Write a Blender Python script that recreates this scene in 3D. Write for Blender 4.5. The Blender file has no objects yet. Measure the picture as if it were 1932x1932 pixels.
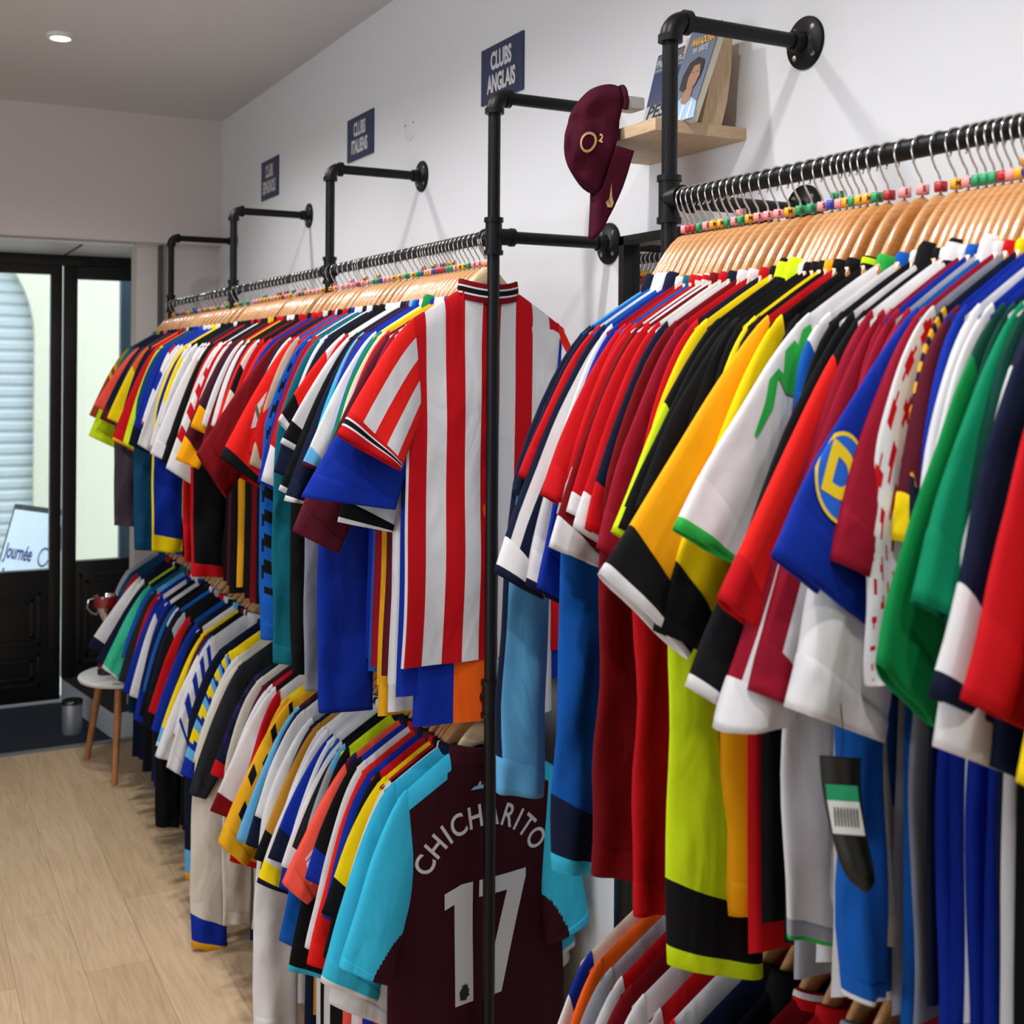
import bpy, bmesh, math, random
from mathutils import Vector, Matrix, noise
random.seed(7)
SC = bpy.context.scene
COL = SC.collection
pi = math.pi

# ---------------------------------------------------------------- camera
def make_camera():
    yaw, pitch, roll = 0.4813, 0.0, 0.0071
    F = Vector((math.sin(yaw)*math.cos(pitch), math.cos(yaw)*math.cos(pitch), math.sin(pitch)))
    R = Vector((math.cos(yaw), -math.sin(yaw), 0)); U = R.cross(F)
    R2 = R*math.cos(roll)+U*math.sin(roll); U2 = U*math.cos(roll)-R*math.sin(roll)
    m = Matrix(((R2.x, U2.x, -F.x, -1.497), (R2.y, U2.y, -F.y, 0), (R2.z, U2.z, -F.z, 1.80), (0, 0, 0, 1)))
    cd = bpy.data.cameras.new('camera'); co = bpy.data.objects.new('camera', cd); COL.objects.link(co)
    co.matrix_world = m
    cd.sensor_width = 36; cd.lens = 36*2278/1932; cd.shift_y = -(966-695.8)/1932
    cd.clip_start = 0.05; cd.clip_end = 100
    cd.dof.use_dof = True; cd.dof.focus_distance = 2.35; cd.dof.aperture_fstop = 6.3
    SC.camera = co
make_camera()

# ---------------------------------------------------------------- world, light, exposure
w = bpy.data.worlds.new('World'); SC.world = w; w.use_nodes = True
bg = w.node_tree.nodes['Background']; bg.inputs[0].default_value = (0.80, 0.90, 1.0, 1); bg.inputs[1].default_value = 3.4
SC.view_settings.view_transform = 'Standard'; SC.view_settings.look = 'None'
SC.view_settings.gamma = 1; SC.view_settings.exposure = 0.0
try: SC.view_settings.use_curve_mapping = False
except Exception: pass
SPOTS = [(-.92, 4.72, 1), (-.92, 3.92, 1), (-.92, 3.02, 1), (-.92, 2.20, 1), (-.92, 1.32, 1), (-.92, .45, 1), (-.92, -.6, 1)]
FILL_SPOTS = [(-2.7, .2, .35), (-2.7, 2.4, .35)]  # unseen room-side downlights, added as fill
ZC = 3.01
LAMP_W = 44
def add_side_fill():  # unseen area light added to brighten ceiling and walls
    l = bpy.data.lights.new('added_side_fill', 'AREA'); l.shape = 'RECTANGLE'; l.size = 3.2; l.size_y = 1.7; l.energy = 30; l.color = (.90, .95, 1.0)
    o = bpy.data.objects.new('added_side_fill', l); COL.objects.link(o); o.location = (-4.22, 1.6, 1.75); o.rotation_euler = (0, math.radians(-90), 0)
add_side_fill()
def lamp(x, y, k):
    l = bpy.data.lights.new('downlight_lamp', 'SPOT'); l.energy = LAMP_W*k; l.color = (1.0, .985, .97)
    l.spot_size = math.radians(150); l.spot_blend = .9; l.shadow_soft_size = .035
    o = bpy.data.objects.new('downlight_lamp', l); COL.objects.link(o); o.location = (x, y, ZC-.03)

# ---------------------------------------------------------------- helpers
def lin(c):
    return tuple(((v/255)/12.92 if v/255 <= .04045 else ((v/255+.055)/1.055)**2.4) for v in c)
MATS = {}
def mat(name, rgb, rough=.6, metal=0, spec=.5, bump=0, bscale=200, coat=0, emit=0, alpha=None, sheen=0):
    if name in MATS: return MATS[name]
    m = bpy.data.materials.new(name); m.use_nodes = True; nt = m.node_tree
    b = nt.nodes['Principled BSDF']; c = lin(rgb)+(1,)
    b.inputs['Base Color'].default_value = c; b.inputs['Roughness'].default_value = rough
    b.inputs['Metallic'].default_value = metal
    b.inputs['Specular IOR Level'].default_value = spec
    if coat: b.inputs['Coat Weight'].default_value = coat; b.inputs['Coat Roughness'].default_value = .12
    if sheen: b.inputs['Sheen Weight'].default_value = sheen
    if emit: b.inputs['Emission Color'].default_value = c; b.inputs['Emission Strength'].default_value = emit
    if bump:
        tc = nt.nodes.new('ShaderNodeTexCoord'); n = nt.nodes.new('ShaderNodeTexNoise'); n.inputs['Scale'].default_value = bscale
        n.inputs['Detail'].default_value = 3
        bp = nt.nodes.new('ShaderNodeBump'); bp.inputs['Strength'].default_value = bump; bp.inputs['Distance'].default_value = .002
        nt.links.new(tc.outputs['Object'], n.inputs['Vector']); nt.links.new(n.outputs['Fac'], bp.inputs['Height']); nt.links.new(bp.outputs[0], b.inputs['Normal'])
    MATS[name] = m; return m

def link(name, me, mats=(), parent=None, smooth=True, loc=None):
    o = bpy.data.objects.new(name, me); COL.objects.link(o)
    for m in mats: me.materials.append(m)
    if smooth and len(me.polygons): me.polygons.foreach_set('use_smooth', [True]*len(me.polygons))
    if parent: o.parent = parent
    if loc is not None: o.location = loc
    return o
def pyobj(name, V, Fc, mats, parent=None, mi=None, smooth=True, loc=None):
    me = bpy.data.meshes.new(name); me.from_pydata([tuple(v) for v in V], [], Fc)
    if mi: me.polygons.foreach_set('material_index', mi)
    me.update()
    return link(name, me, mats, parent, smooth, loc)
def tag(o, label, cat, group=None, kind=None):
    if label: o['label'] = label
    if cat: o['category'] = cat
    if group: o['group'] = group
    if kind: o['kind'] = kind
    return o
def empty(name, loc, label=None, cat=None, group=None, rotz=0):
    o = bpy.data.objects.new(name, None); COL.objects.link(o); o.location = loc; o.rotation_euler = (0, 0, rotz); o.empty_display_size = .05
    tag(o, label, cat, group); return o
class MB:
    def __init__(s): s.V = []; s.F = []; s.M = []
    def add(s, V, Fc, mi=0):
        n = len(s.V); s.V += [Vector(v) for v in V]; s.F += [tuple(i+n for i in f) for f in Fc]; s.M += [mi]*len(Fc); return s
    def box(s, a, b, mi=0):
        x0, y0, z0 = a; x1, y1, z1 = b
        return s.add([(x0, y0, z0), (x1, y0, z0), (x1, y1, z0), (x0, y1, z0), (x0, y0, z1), (x1, y0, z1), (x1, y1, z1), (x0, y1, z1)],
              [(0, 3, 2, 1), (4, 5, 6, 7), (0, 1, 5, 4), (1, 2, 6, 5), (2, 3, 7, 6), (3, 0, 4, 7)], mi)
    def tube(s, pts, rad, k=16, mi=0, cap=True):
        pts = [Vector(p) for p in pts]; n = len(pts)
        rad = rad if isinstance(rad, (list, tuple)) else [rad]*n
        V = []; Fc = []; up = None
        for i, p in enumerate(pts):
            t = (pts[min(i+1, n-1)]-pts[max(i-1, 0)])
            if t.length < 1e-9: t = (pts[min(i+2, n-1)]-pts[max(i-2, 0)])
            t.normalize()
            if up is None: up = t.orthogonal().normalized()
            else:
                up = (up-t*up.dot(t)); up.normalize()
            sd = t.cross(up)
            for j in range(k):
                a = 2*pi*j/k; V.append(p+(up*math.cos(a)+sd*math.sin(a))*rad[i])
        for i in range(n-1):
            for j in range(k):
                Fc.append((i*k+j, i*k+(j+1) % k, (i+1)*k+(j+1) % k, (i+1)*k+j))
        if cap: Fc.append(tuple(range(k))[::-1]); Fc.append(tuple((n-1)*k+j for j in range(k)))
        return s.add(V, Fc, mi)
    def lathe(s, prof, k=32, c=(0, 0, 0), axis='z', mi=0):
        V = []; Fc = []; c = Vector(c)
        for r, h in prof:
            for j in range(k):
                a = 2*pi*j/k; u, v = r*math.cos(a), r*math.sin(a)
                V.append(c+Vector({'z': (u, v, h), 'x': (h, u, v), 'y': (u, h, v)}[axis]))
        for i in range(len(prof)-1):
            for j in range(k): Fc.append((i*k+j, i*k+(j+1) % k, (i+1)*k+(j+1) % k, (i+1)*k+j))
        return s.add(V, Fc, mi)
    def build(s, name, mats, parent=None, bevel=0, smooth=True, loc=None, seg=2):
        if not isinstance(mats, (list, tuple)): mats = [mats]
        me = bpy.data.meshes.new(name); me.from_pydata([tuple(v) for v in s.V], [], s.F)
        me.polygons.foreach_set('material_index', s.M); me.update()
        bm = bmesh.new(); bm.from_mesh(me)
        bmesh.ops.recalc_face_normals(bm, faces=bm.faces)
        if bevel:
            es = [e for e in bm.edges if len(e.link_faces) == 2 and e.calc_face_angle(0) > .7]
            bmesh.ops.bevel(bm, geom=es, offset=bevel, segments=seg, affect='EDGES', profile=.7)
        for e in bm.edges:
            if len(e.link_faces) == 2 and e.calc_face_angle(0) > .7: e.smooth = False
        bm.to_mesh(me); bm.free()
        return link(name, me, mats, parent, smooth, loc)
def text_mesh(body, size=1, xs=1, off=0, sub=0, align='CENTER', spacing=1, shear=0):
    c = bpy.data.curves.new('t', 'FONT'); c.body = body; c.size = size; c.align_x = align; c.align_y = 'CENTER'; c.offset = off; c.resolution_u = 6
    c.space_character = spacing; c.shear = shear
    o = bpy.data.objects.new('t', c); COL.objects.link(o)
    me = bpy.data.meshes.new_from_object(o)
    bpy.data.objects.remove(o); bpy.data.curves.remove(c)
    bm = bmesh.new(); bm.from_mesh(me); bmesh.ops.remove_doubles(bm, verts=bm.verts, dist=1e-5)
    bmesh.ops.triangulate(bm, faces=bm.faces)
    for k in range(sub):
        es = [e for e in bm.edges if e.calc_length() > size*.12]
        if es: bmesh.ops.subdivide_edges(bm, edges=es, cuts=1, use_grid_fill=False); bmesh.ops.triangulate(bm, faces=bm.faces)
    V = [(v.co.x*xs, v.co.y) for v in bm.verts]; Fc = [tuple(v.index for v in f.verts) for f in bm.faces]
    bm.free(); bpy.data.meshes.remove(me)
    return V, Fc
def mapped(name, VF, fn, m, parent):
    V, Fc = VF
    return pyobj(name, [fn(x, y) for x, y in V], Fc, [m], parent, smooth=False)
def disc2d(r, n=32, rings=6, r0=0):
    V = []; Fc = []
    for i in range(rings+1):
        q = r0+(r-r0)*i/rings
        for j in range(n): a = 2*pi*j/n; V.append((q*math.cos(a), q*math.sin(a)))
    for i in range(rings):
        for j in range(n): Fc.append((i*n+j, i*n+(j+1) % n, (i+1)*n+(j+1) % n, (i+1)*n+j))
    return V, Fc
def rect2d(w, h, nx=6, ny=6, cx=0, cy=0):
    V = [(cx-w/2+w*i/nx, cy-h/2+h*j/ny) for j in range(ny+1) for i in range(nx+1)]
    Fc = [(j*(nx+1)+i, j*(nx+1)+i+1, (j+1)*(nx+1)+i+1, (j+1)*(nx+1)+i) for j in range(ny) for i in range(nx)]
    return V, Fc
def poly2d(pts, sub=3, L=.02):
    bm = bmesh.new(); f = bm.faces.new([bm.verts.new((x, y, 0)) for x, y in pts])
    bmesh.ops.triangulate(bm, faces=bm.faces)
    for k in range(sub):
        es = [e for e in bm.edges if e.calc_length() > L]
        if es: bmesh.ops.subdivide_edges(bm, edges=es, cuts=1); bmesh.ops.triangulate(bm, faces=bm.faces)
    bm.verts.index_update()
    V = [(v.co.x, v.co.y) for v in bm.verts]; Fc = [tuple(v.index for v in f.verts) for f in bm.faces]; bm.free()
    return V, Fc

# ---------------------------------------------------------------- materials
def wall_mat(name, rgb, bump=.12):
    return mat(name, rgb, rough=.85, bump=bump, bscale=120, spec=.2)
M_WALL = wall_mat('painted_plaster', (224, 224, 227)); M_CEIL = wall_mat('ceiling_paint', (214, 213, 214), .05)
M_FAR = wall_mat('front_wall_paint', (214, 206, 202))
M_PIPE = mat('black_pipe', (7, 7, 9), rough=.42, bump=.15, bscale=500, spec=.28)
M_SCREW = mat('zinc_screw', (190, 195, 195), rough=.3, metal=1)
M_CHROME = mat('chrome_wire', (215, 213, 210), rough=.12, metal=1)
M_BLACK = mat('black_paint', (13, 14, 16), rough=.35)
M_DARKGAP = mat('dark_gap', (6, 6, 8), rough=.8)
M_WHITE = mat('white_lacquer', (225, 225, 222), rough=.35)
M_METAL = mat('brushed_metal', (150, 155, 160), rough=.45, metal=.6)
def wood_mat(name, c1, c2, scale=(1, 1, 1), rough=.35, coat=0, ns=6, rng=(.35, .7)):
    m = bpy.data.materials.new(name); m.use_nodes = True; nt = m.node_tree; b = nt.nodes['Principled BSDF']
    tc = nt.nodes.new('ShaderNodeTexCoord'); mp = nt.nodes.new('ShaderNodeMapping'); mp.inputs['Scale'].default_value = scale
    n = nt.nodes.new('ShaderNodeTexNoise'); n.inputs['Scale'].default_value = ns; n.inputs['Detail'].default_value = 6; n.inputs['Distortion'].default_value = .6
    r = nt.nodes.new('ShaderNodeValToRGB'); r.color_ramp.elements[0].color = lin(c1)+(1,); r.color_ramp.elements[1].color = lin(c2)+(1,)
    r.color_ramp.elements[0].position, r.color_ramp.elements[1].position = rng
    L = nt.links.new
    L(tc.outputs['Object'], mp.inputs[0]); L(mp.outputs[0], n.inputs['Vector']); L(n.outputs['Fac'], r.inputs[0]); L(r.outputs[0], b.inputs['Base Color'])
    b.inputs['Roughness'].default_value = rough; b.inputs['Coat Weight'].default_value = coat; b.inputs['Coat Roughness'].default_value = .1
    MATS[name] = m; return m
M_HANG = wood_mat('varnished_hanger_wood', (186, 130, 78), (212, 160, 106), (8, 1, 60), rough=.35, coat=.8)
M_HANG2 = wood_mat('amber_hanger_wood', (176, 112, 52), (200, 138, 74), (8, 1, 60), rough=.35, coat=.8)
M_HANG3 = wood_mat('pale_hanger_wood', (214, 184, 140), (230, 204, 164), (8, 1, 60), rough=.4, coat=.4)
M_SHELF = wood_mat('oak_shelf', (188, 158, 124), (214, 186, 152), (40, 3, 60), rough=.6)
M_LEG = wood_mat('beech_leg', (158, 102, 58), (182, 124, 74), (30, 30, 3), rough=.5)
M_BOARD = wood_mat('pale_board', (200, 170, 132), (222, 194, 158), (40, 40, 4), rough=.55)
def floor_mat():
    m = bpy.data.materials.new('oak_planks'); m.use_nodes = True; nt = m.node_tree; b = nt.nodes['Principled BSDF']; L = nt.links.new
    tc = nt.nodes.new('ShaderNodeTexCoord'); mp = nt.nodes.new('ShaderNodeMapping'); mp.inputs['Rotation'].default_value = (0, 0, pi/2)
    br = nt.nodes.new('ShaderNodeTexBrick'); br.inputs['Color1'].default_value = lin((216, 186, 152))+(1,); br.inputs['Color2'].default_value = lin((202, 172, 138))+(1,)
    br.inputs['Mortar'].default_value = lin((176, 148, 118))+(1,); br.inputs['Scale'].default_value = 1; br.inputs['Mortar Size'].default_value = .0012
    br.inputs['Brick Width'].default_value = 1.25; br.inputs['Row Height'].default_value = .19; br.offset = .37; br.inputs['Bias'].default_value = 0
    L(tc.outputs['Object'], mp.inputs[0]); L(mp.outputs[0], br.inputs['Vector'])
    m2 = nt.nodes.new('ShaderNodeMapping'); m2.inputs['Scale'].default_value = (14, 1.0, 1)
    n = nt.nodes.new('ShaderNodeTexNoise'); n.inputs['Scale'].default_value = 2.2; n.inputs['Detail'].default_value = 8; n.inputs['Distortion'].default_value = 2.6
    r = nt.nodes.new('ShaderNodeValToRGB'); r.color_ramp.elements[0].color = (.50, .47, .44, 1); r.color_ramp.elements[1].color = (1, 1, 1, 1)
    r.color_ramp.elements[0].position = .28; r.color_ramp.elements[1].position = .62
    L(tc.outputs['Object'], m2.inputs[0]); L(m2.outputs[0], n.inputs['Vector']); L(n.outputs['Fac'], r.inputs[0])
    mx = nt.nodes.new('ShaderNodeMixRGB'); mx.blend_type = 'MULTIPLY'; mx.inputs[0].default_value = .45
    L(br.outputs['Color'], mx.inputs[1]); L(r.outputs[0], mx.inputs[2]); L(mx.outputs[0], b.inputs['Base Color'])
    b.inputs['Roughness'].default_value = .55; b.inputs['Specular IOR Level'].default_value = .3
    return m

# fabric palette: code -> (words, rgb)
PAL = {'W': ('white', (214, 212, 214)), 'C': ('cream', (206, 198, 184)), 'G': ('light grey', (150, 154, 162)), 'SV': ('silver grey', (128, 132, 146)),
 'DG': ('charcoal', (34, 36, 40)), 'K': ('black', (12, 12, 15)), 'N': ('navy', (14, 22, 48)), 'B': ('royal blue', (10, 42, 148)), 'AZ': ('azure blue', (14, 84, 170)),
 'SK': ('sky blue', (92, 166, 214)), 'CY': ('bright cyan', (52, 178, 214)), 'TQ': ('teal', (8, 96, 112)), 'PT': ('petrol blue', (10, 66, 98)),
 'R': ('red', (186, 12, 22)), 'BR': ('bright red', (222, 30, 24)), 'DR': ('dark red', (112, 6, 16)), 'CR': ('crimson', (140, 14, 38)),
 'M': ('maroon', (84, 18, 34)), 'CL': ('claret', (50, 8, 20)), 'PL': ('plum', (52, 22, 36)), 'OR': ('orange', (232, 92, 20)), 'CO': ('coral', (236, 84, 68)),
 'Y': ('yellow', (238, 206, 10)), 'A': ('amber', (242, 164, 10)), 'O': ('ochre', (184, 130, 42)), 'GD': ('gold', (222, 160, 26)), 'LI': ('lime', (196, 222, 20)),
 'GR': ('green', (4, 122, 60)), 'GT': ('sea green', (0, 122, 84)), 'BG': ('bright green', (44, 166, 66)), 'DGR': ('dark green', (8, 62, 50)), 'MG': ('mint green', (56, 182, 142)),
 'BE': ('beige', (178, 160, 140)), 'OL': ('olive', (150, 140, 22)), 'RU': ('rust', (164, 62, 28)), 'PU': ('indigo', (36, 26, 74)), 'PK': ('pink', (214, 70, 106)), 'CH': ('dusky purple', (70, 60, 72))}
def fab(code):
    n, rgb = PAL[code]; nm = 'fabric_'+n.replace(' ', '_')
    if nm in MATS: return MATS[nm]
    m = mat(nm, rgb, rough=.78, spec=.14); nt = m.node_tree; b = nt.nodes['Principled BSDF']; L = nt.links.new
    g = nt.nodes.new('ShaderNodeNewGeometry'); mp = nt.nodes.new('ShaderNodeMapping'); mp.inputs['Scale'].default_value = (10, 10, 5)
    n1 = nt.nodes.new('ShaderNodeTexNoise'); n1.inputs['Scale'].default_value = 1; n1.inputs['Detail'].default_value = 2.5; n1.inputs['Distortion'].default_value = .8
    n2 = nt.nodes.new('ShaderNodeTexNoise'); n2.inputs['Scale'].default_value = 900; n2.inputs['Detail'].default_value = 1
    b1 = nt.nodes.new('ShaderNodeBump'); b1.inputs['Strength'].default_value = .55; b1.inputs['Distance'].default_value = .022
    b2 = nt.nodes.new('ShaderNodeBump'); b2.inputs['Strength'].default_value = .25; b2.inputs['Distance'].default_value = .001
    L(g.outputs['Position'], mp.inputs[0]); L(mp.outputs[0], n1.inputs['Vector']); L(g.outputs['Position'], n2.inputs['Vector'])
    L(n1.outputs['Fac'], b1.inputs['Height']); L(n2.outputs['Fac'], b2.inputs['Height']); L(b1.outputs[0], b2.inputs['Normal']); L(b2.outputs[0], b.inputs['Normal'])
    return m

# ---------------------------------------------------------------- room
def struct(name, mb, m, **k):
    o = mb.build(name, m, **k); o['kind'] = 'structure'; return o
YF = 6.03; YG = 6.85; ZS = 2.39
struct('floor', MB().box((-4.2, -2.6, -.05), (0.1, 6.0, 0)), floor_mat(), smooth=False)
struct('ceiling', MB().box((-4.2, -2.6, ZC+.01), (.1, YF, ZC+.2)), M_CEIL, smooth=False)
struct('wall_right', MB().box((0, -2.6, -.05), (.12, YG+.1, ZC+.2)), M_WALL, smooth=False)
wl = MB().box((-4.3, -2.6, -.05), (-4.2, YG+.1, .9)).box((-4.3, -2.6, 2.6), (-4.2, YG+.1, ZC+.2)).box((-4.3, -2.6, .9), (-4.2, 0, 2.6)).box((-4.3, 3.2, .9), (-4.2, YG+.1, 2.6))
struct('wall_left', wl, M_WALL, smooth=False)
w3 = MB()
for q in (0, 1.05, 2.1, 3.15): w3.box((-4.27, q, .9), (-4.23, q+.05, 2.6))
for q in (.9, 2.55): w3.box((-4.27, 0, q), (-4.23, 3.2, q+.05))
struct('added_window', w3, mat('added_window_black', (16, 17, 19), rough=.4), smooth=False)  # unseen window, added to go with the side fill light
struct('wall_back', MB().box((-4.3, -2.7, -.05), (.12, -2.6, ZC+.2)), M_WALL, smooth=False)
fw = MB().box((-4.2, YF-.03, ZS+.01), (0, YF+.14, ZC+.02)); fw.box((-.40, YF+.02, 0), (0, YF+.16, ZS+.02))
struct('wall_front', fw, M_FAR, smooth=False)
struct('wall_recess', MB().box((-4.2, YF+.1, ZS), (0, YG+.1, ZS+.1)), mat('recess_panel', (238, 242, 246), rough=.5), smooth=False)
struct('trim_1', MB().box((-.64, YF+.14, ZS-.004), (-.632, YG-.02, ZS+.001)), M_DARKGAP, smooth=False)
struct('trim_2', MB().box((-.30, YF-.035, 0), (-.285, YF+.02, ZS)), mat('cable_trunk', (70, 68, 68)), smooth=False)
def mat_carpet():
    return mat('entrance_mat', (22, 28, 44), rough=.95, bump=1, bscale=250)
o = MB().box((-4.1, 6.02, -.03), (-.48, YG-.04, .006)).build('doormat', mat_carpet(), smooth=False)
tag(o, 'dark navy entrance mat lying in front of the black shop door', 'doormat')
struct('trim_3', MB().box((-4.2, 5.985, -.01), (-.4, 6.022, .008)), M_METAL, smooth=False)
struct('floor_recess', MB().box((-4.2, 6.0, -.05), (0, 7.0, -.005)), mat('recess_floor', (60, 60, 62)), smooth=False)
# display plinth beside the door
pl = MB(); P = [(-.635, YG-.02), (-.50, 6.03), (0, 6.03), (0, YG-.02)]
pl.add([(x, y, 0) for x, y in P]+[(x, y, .128) for x, y in P], [(3, 2, 1, 0), (0, 1, 5, 4), (1, 2, 6, 5), (2, 3, 7, 6), (3, 0, 4, 7)])
pr = empty('window_plinth', (-.3, 6.4, 0), 'grey metal display plinth with dark top beside the black shop door', 'plinth')
a = pl.build('plinth_side', mat('grey_plinth', (190, 198, 206), rough=.5), pr, loc=(.3, -6.4, 0), smooth=False)
a = MB().add([(x, y, .129) for x, y in P], [(0, 1, 2, 3)]).build('plinth_top', mat('plinth_carpet', (26, 28, 34), rough=.9), pr, loc=(.3, -6.4, 0), smooth=False)

# glazing, door and window in the shop front
def glass_mat():
    m = bpy.data.materials.new('shop_glass'); m.use_nodes = True; nt = m.node_tree; nt.nodes.clear(); L = nt.links.new
    t = nt.nodes.new('ShaderNodeBsdfTransparent'); t.inputs[0].default_value = (.93, .96, .95, 1)
    g = nt.nodes.new('ShaderNodeBsdfGlossy'); g.inputs['Roughness'].default_value = .02
    mx = nt.nodes.new('ShaderNodeMixShader'); fr = nt.nodes.new('ShaderNodeFresnel'); fr.inputs[0].default_value = 1.45
    o = nt.nodes.new('ShaderNodeOutputMaterial'); L(fr.outputs[0], mx.inputs[0]); L(t.outputs[0], mx.inputs[1]); L(g.outputs[0], mx.inputs[2]); L(mx.outputs[0], o.inputs[0])
    return m
M_GLASS = glass_mat()
def leaf(name, x0, x1, gx0, gx1, z0, z1, gz0, gz1, label, cat, panels):
    r = empty(name, ((x0+x1)/2, YG, 0)); r['kind'] = 'structure'
    off = (-(x0+x1)/2, -YG, 0)
    f = MB(); y0, y1 = YG-.025, YG+.03
    f.box((x0, y0, z0), (gx0, y1, z1)); f.box((gx1, y0, z0), (x1, y1, z1)); f.box((gx0, y0, gz1), (gx1, y1, z1)); f.box((gx0, y0, z0), (gx1, y1, gz0))
    f.build('door_frame' if 'door' in name else 'window_frame', M_BLACK, r, bevel=.003, loc=off)
    MB().box((gx0, YG, gz0), (gx1, YG+.006, gz1)).build('glass_pane', M_GLASS, r, loc=off, smooth=False)
    for (a0, a1, b0, b1) in panels:
        p = MB()
        for k in range(2):
            e = .035*k
            t = .018
            for q in [((a0+e, b0+e), (a1-e, b0+e+t)), ((a0+e, b1-e-t), (a1-e, b1-e)), ((a0+e, b0+e), (a0+e+t, b1-e)), ((a1-e-t, b0+e), (a1-e, b1-e))]:
                p.box((q[0][0], y0-.008+.002*k, q[0][1]), (q[1][0], y0+.002, q[1][1]))
        p.build('moulded_panel', M_BLACK, r, bevel=.002, loc=off)
    return r
leaf('door_1', -1.62, -.642, -1.50, -.700, .02, 2.30+.05, .715, 2.285, '', '', [(-1.5, -.74, .1, .28), (-1.5, -.74, .32, .60)])
leaf('window_1', -.634, 0, -.565, -.03, .128, 2.35, .750, 2.265, '', '', [(-.55, -.05, .2, .68)])
leaf('window_2', -4.2, -1.63, -4.1, -1.72, .02, 2.35, .715, 2.285, '', '', [])
struct('trim_4', MB().box((-4.2, YG-.04, 2.335), (0, YG+.04, ZS+.002)), M_BLACK, bevel=.003)
struct('door_gap_daylight', MB().box((-.6455, YG+.0, .03), (-.6385, YG+.01, .72)), mat('painted_daylight', (225, 230, 235), rough=.5), smooth=False)  # pale strip, daylight in the door gap painted as a colour
# floor under the door and street
struct('floor_street', MB().box((-7, 7.0, -.2), (5, 12, -.06)), mat('street_paving', (205, 203, 196), rough=.9, bump=.4, bscale=30), smooth=False)

# exterior: wall with arched opening and roller shutter
YE = 9.5
def ext_wall():
    cx, R, zs = -1.40, .905, 2.0; n = 24
    V = []; Fc = []
    arc = [(cx+R*math.cos(pi*i/n), zs+R*math.sin(pi*i/n)) for i in range(n+1)]
    top = [(cx+2.2*math.cos(pi*i/n)*1.0, 4.6) for i in range(n+1)]
    mb = MB()
    for i in range(n):
        mb.add([(arc[i][0], YE, arc[i][1]), (arc[i+1][0], YE, arc[i+1][1]), (top[i+1][0], YE, 4.6), (top[i][0], YE, 4.6)], [(0, 1, 2, 3)])
        mb.add([(arc[i][0], YE, arc[i][1]), (arc[i+1][0], YE, arc[i+1][1]), (arc[i+1][0], YE+.15, arc[i+1][1]), (arc[i][0], YE+.15, arc[i][1])], [(0, 1, 2, 3)])
    mb.add([(cx+R, YE, -.2), (5, YE, -.2), (5, YE, 4.6), (cx+2.2, YE, 4.6), (cx+R, YE, zs)], [(0, 1, 2, 3, 4)])
    mb.add([(cx-R, YE, -.2), (-7, YE, -.2), (-7, YE, 4.6), (cx-2.2, YE, 4.6), (cx-R, YE, zs)], [(0, 1, 2, 3, 4)])
    mb.add([(cx+R, YE, -.2), (cx+R, YE+.15, -.2), (cx+R, YE+.15, zs), (cx+R, YE, zs)], [(0, 1, 2, 3)])
    m = mat('cream_render', (202, 197, 178), rough=.9, bump=.5, bscale=25)
    b = bpy.data.objects
    o = mb.build('house_facade', m, smooth=False)
    tag(o, 'cream rendered house wall with an arched opening across the street', 'building')
    sh = MB()
    z = .12; k = 0; pts = []
    while z < 3.0:
        pts += [(z, .0), (z+.02, .022), (z+.055, .026), (z+.078, .006)]; z += .085
    V = [(cx-R, YE+.12-d, z) for z, d in pts]+[(cx+R, YE+.12-d, z) for z, d in pts]; n2 = len(pts)
    sh.add(V, [(i, i+1, n2+i+1, n2+i) for i in range(n2-1)])
    o = sh.build('roller_shutter', mat('shutter_metal', (186, 194, 197), rough=.5, metal=.2))
    tag(o, 'closed pale grey slatted roller shutter in the archway across the street', 'shutter')
ext_wall()
o = MB().box((-.285, 7.15, -.1), (-.02, 7.22, 3)).build('glass_strip_stand_in', mat('stand_in_grey', (74, 92, 108), rough=.5), bevel=.01)  # made-up box in place of the blue-grey strip in the window glass
tag(o, 'blue-grey stand-in strip added outside the right-hand shop window', 'stand-in')
# pavement sign
ab = empty('pavement_sign', (-.87, 7.9, -.06), 'white pavement sign reading Journée d\'ouverture outside the glass door', 'sign'); ab.rotation_euler = (math.radians(-17), 0, math.radians(-64))
MB().box((-.29, -.01, 0), (.29, .015, 1.02)).build('sign_frame', M_BLACK, ab, bevel=.004)
MB().box((-.265, -.014, .05), (.265, -.009, .985)).build('poster', mat('poster_white', (215, 228, 245), rough=.5), ab, smooth=False)
M_TB = mat('poster_ink', (40, 60, 120), rough=.6)
for s_, x_, z_ in (('Journée', -.24, .72), ("d'ouverture", -.24, .56)):
    VF = text_mesh(s_, .13, .72 if s_[0] == 'J' else .52, .003, align='LEFT'); mapped('lettering', VF, lambda x, y: (x_+x, -.0155, z_+y), M_TB, ab)
VF = disc2d(.06, 24, 1, .048); mapped('logo_ring', VF, lambda x, y: (.18+x, -.0155, .72+y), M_TB, ab)

# ---------------------------------------------------------------- ceiling lights
for i, (x, y, k) in enumerate(SPOTS+FILL_SPOTS):
    if i == 0:
        r0 = empty('downlight', (x, y, ZC), 'lit round recessed downlight in the ceiling above the far rail', 'ceiling light', 'ceiling downlights')
        MB().lathe([(.034, -.002), (.036, -.006), (.048, -.006), (.050, .004), (.05, .012)], 32).build('trim_ring', M_WHITE, r0)
        MB().lathe([(.0005, .004), (.034, .002)], 32).build('lens', mat('lamp_lens', (255, 250, 240), emit=30), r0)
        MB()
    else:
        r = r0.copy(); COL.objects.link(r); r.location = (x, y, ZC)
        r['label'] = 'unseen recessed round downlight in the ceiling outside the frame'
        for ch in list(r0.children):
            c = ch.copy(); COL.objects.link(c); c.parent = r
    lamp(x, y, k)

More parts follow.
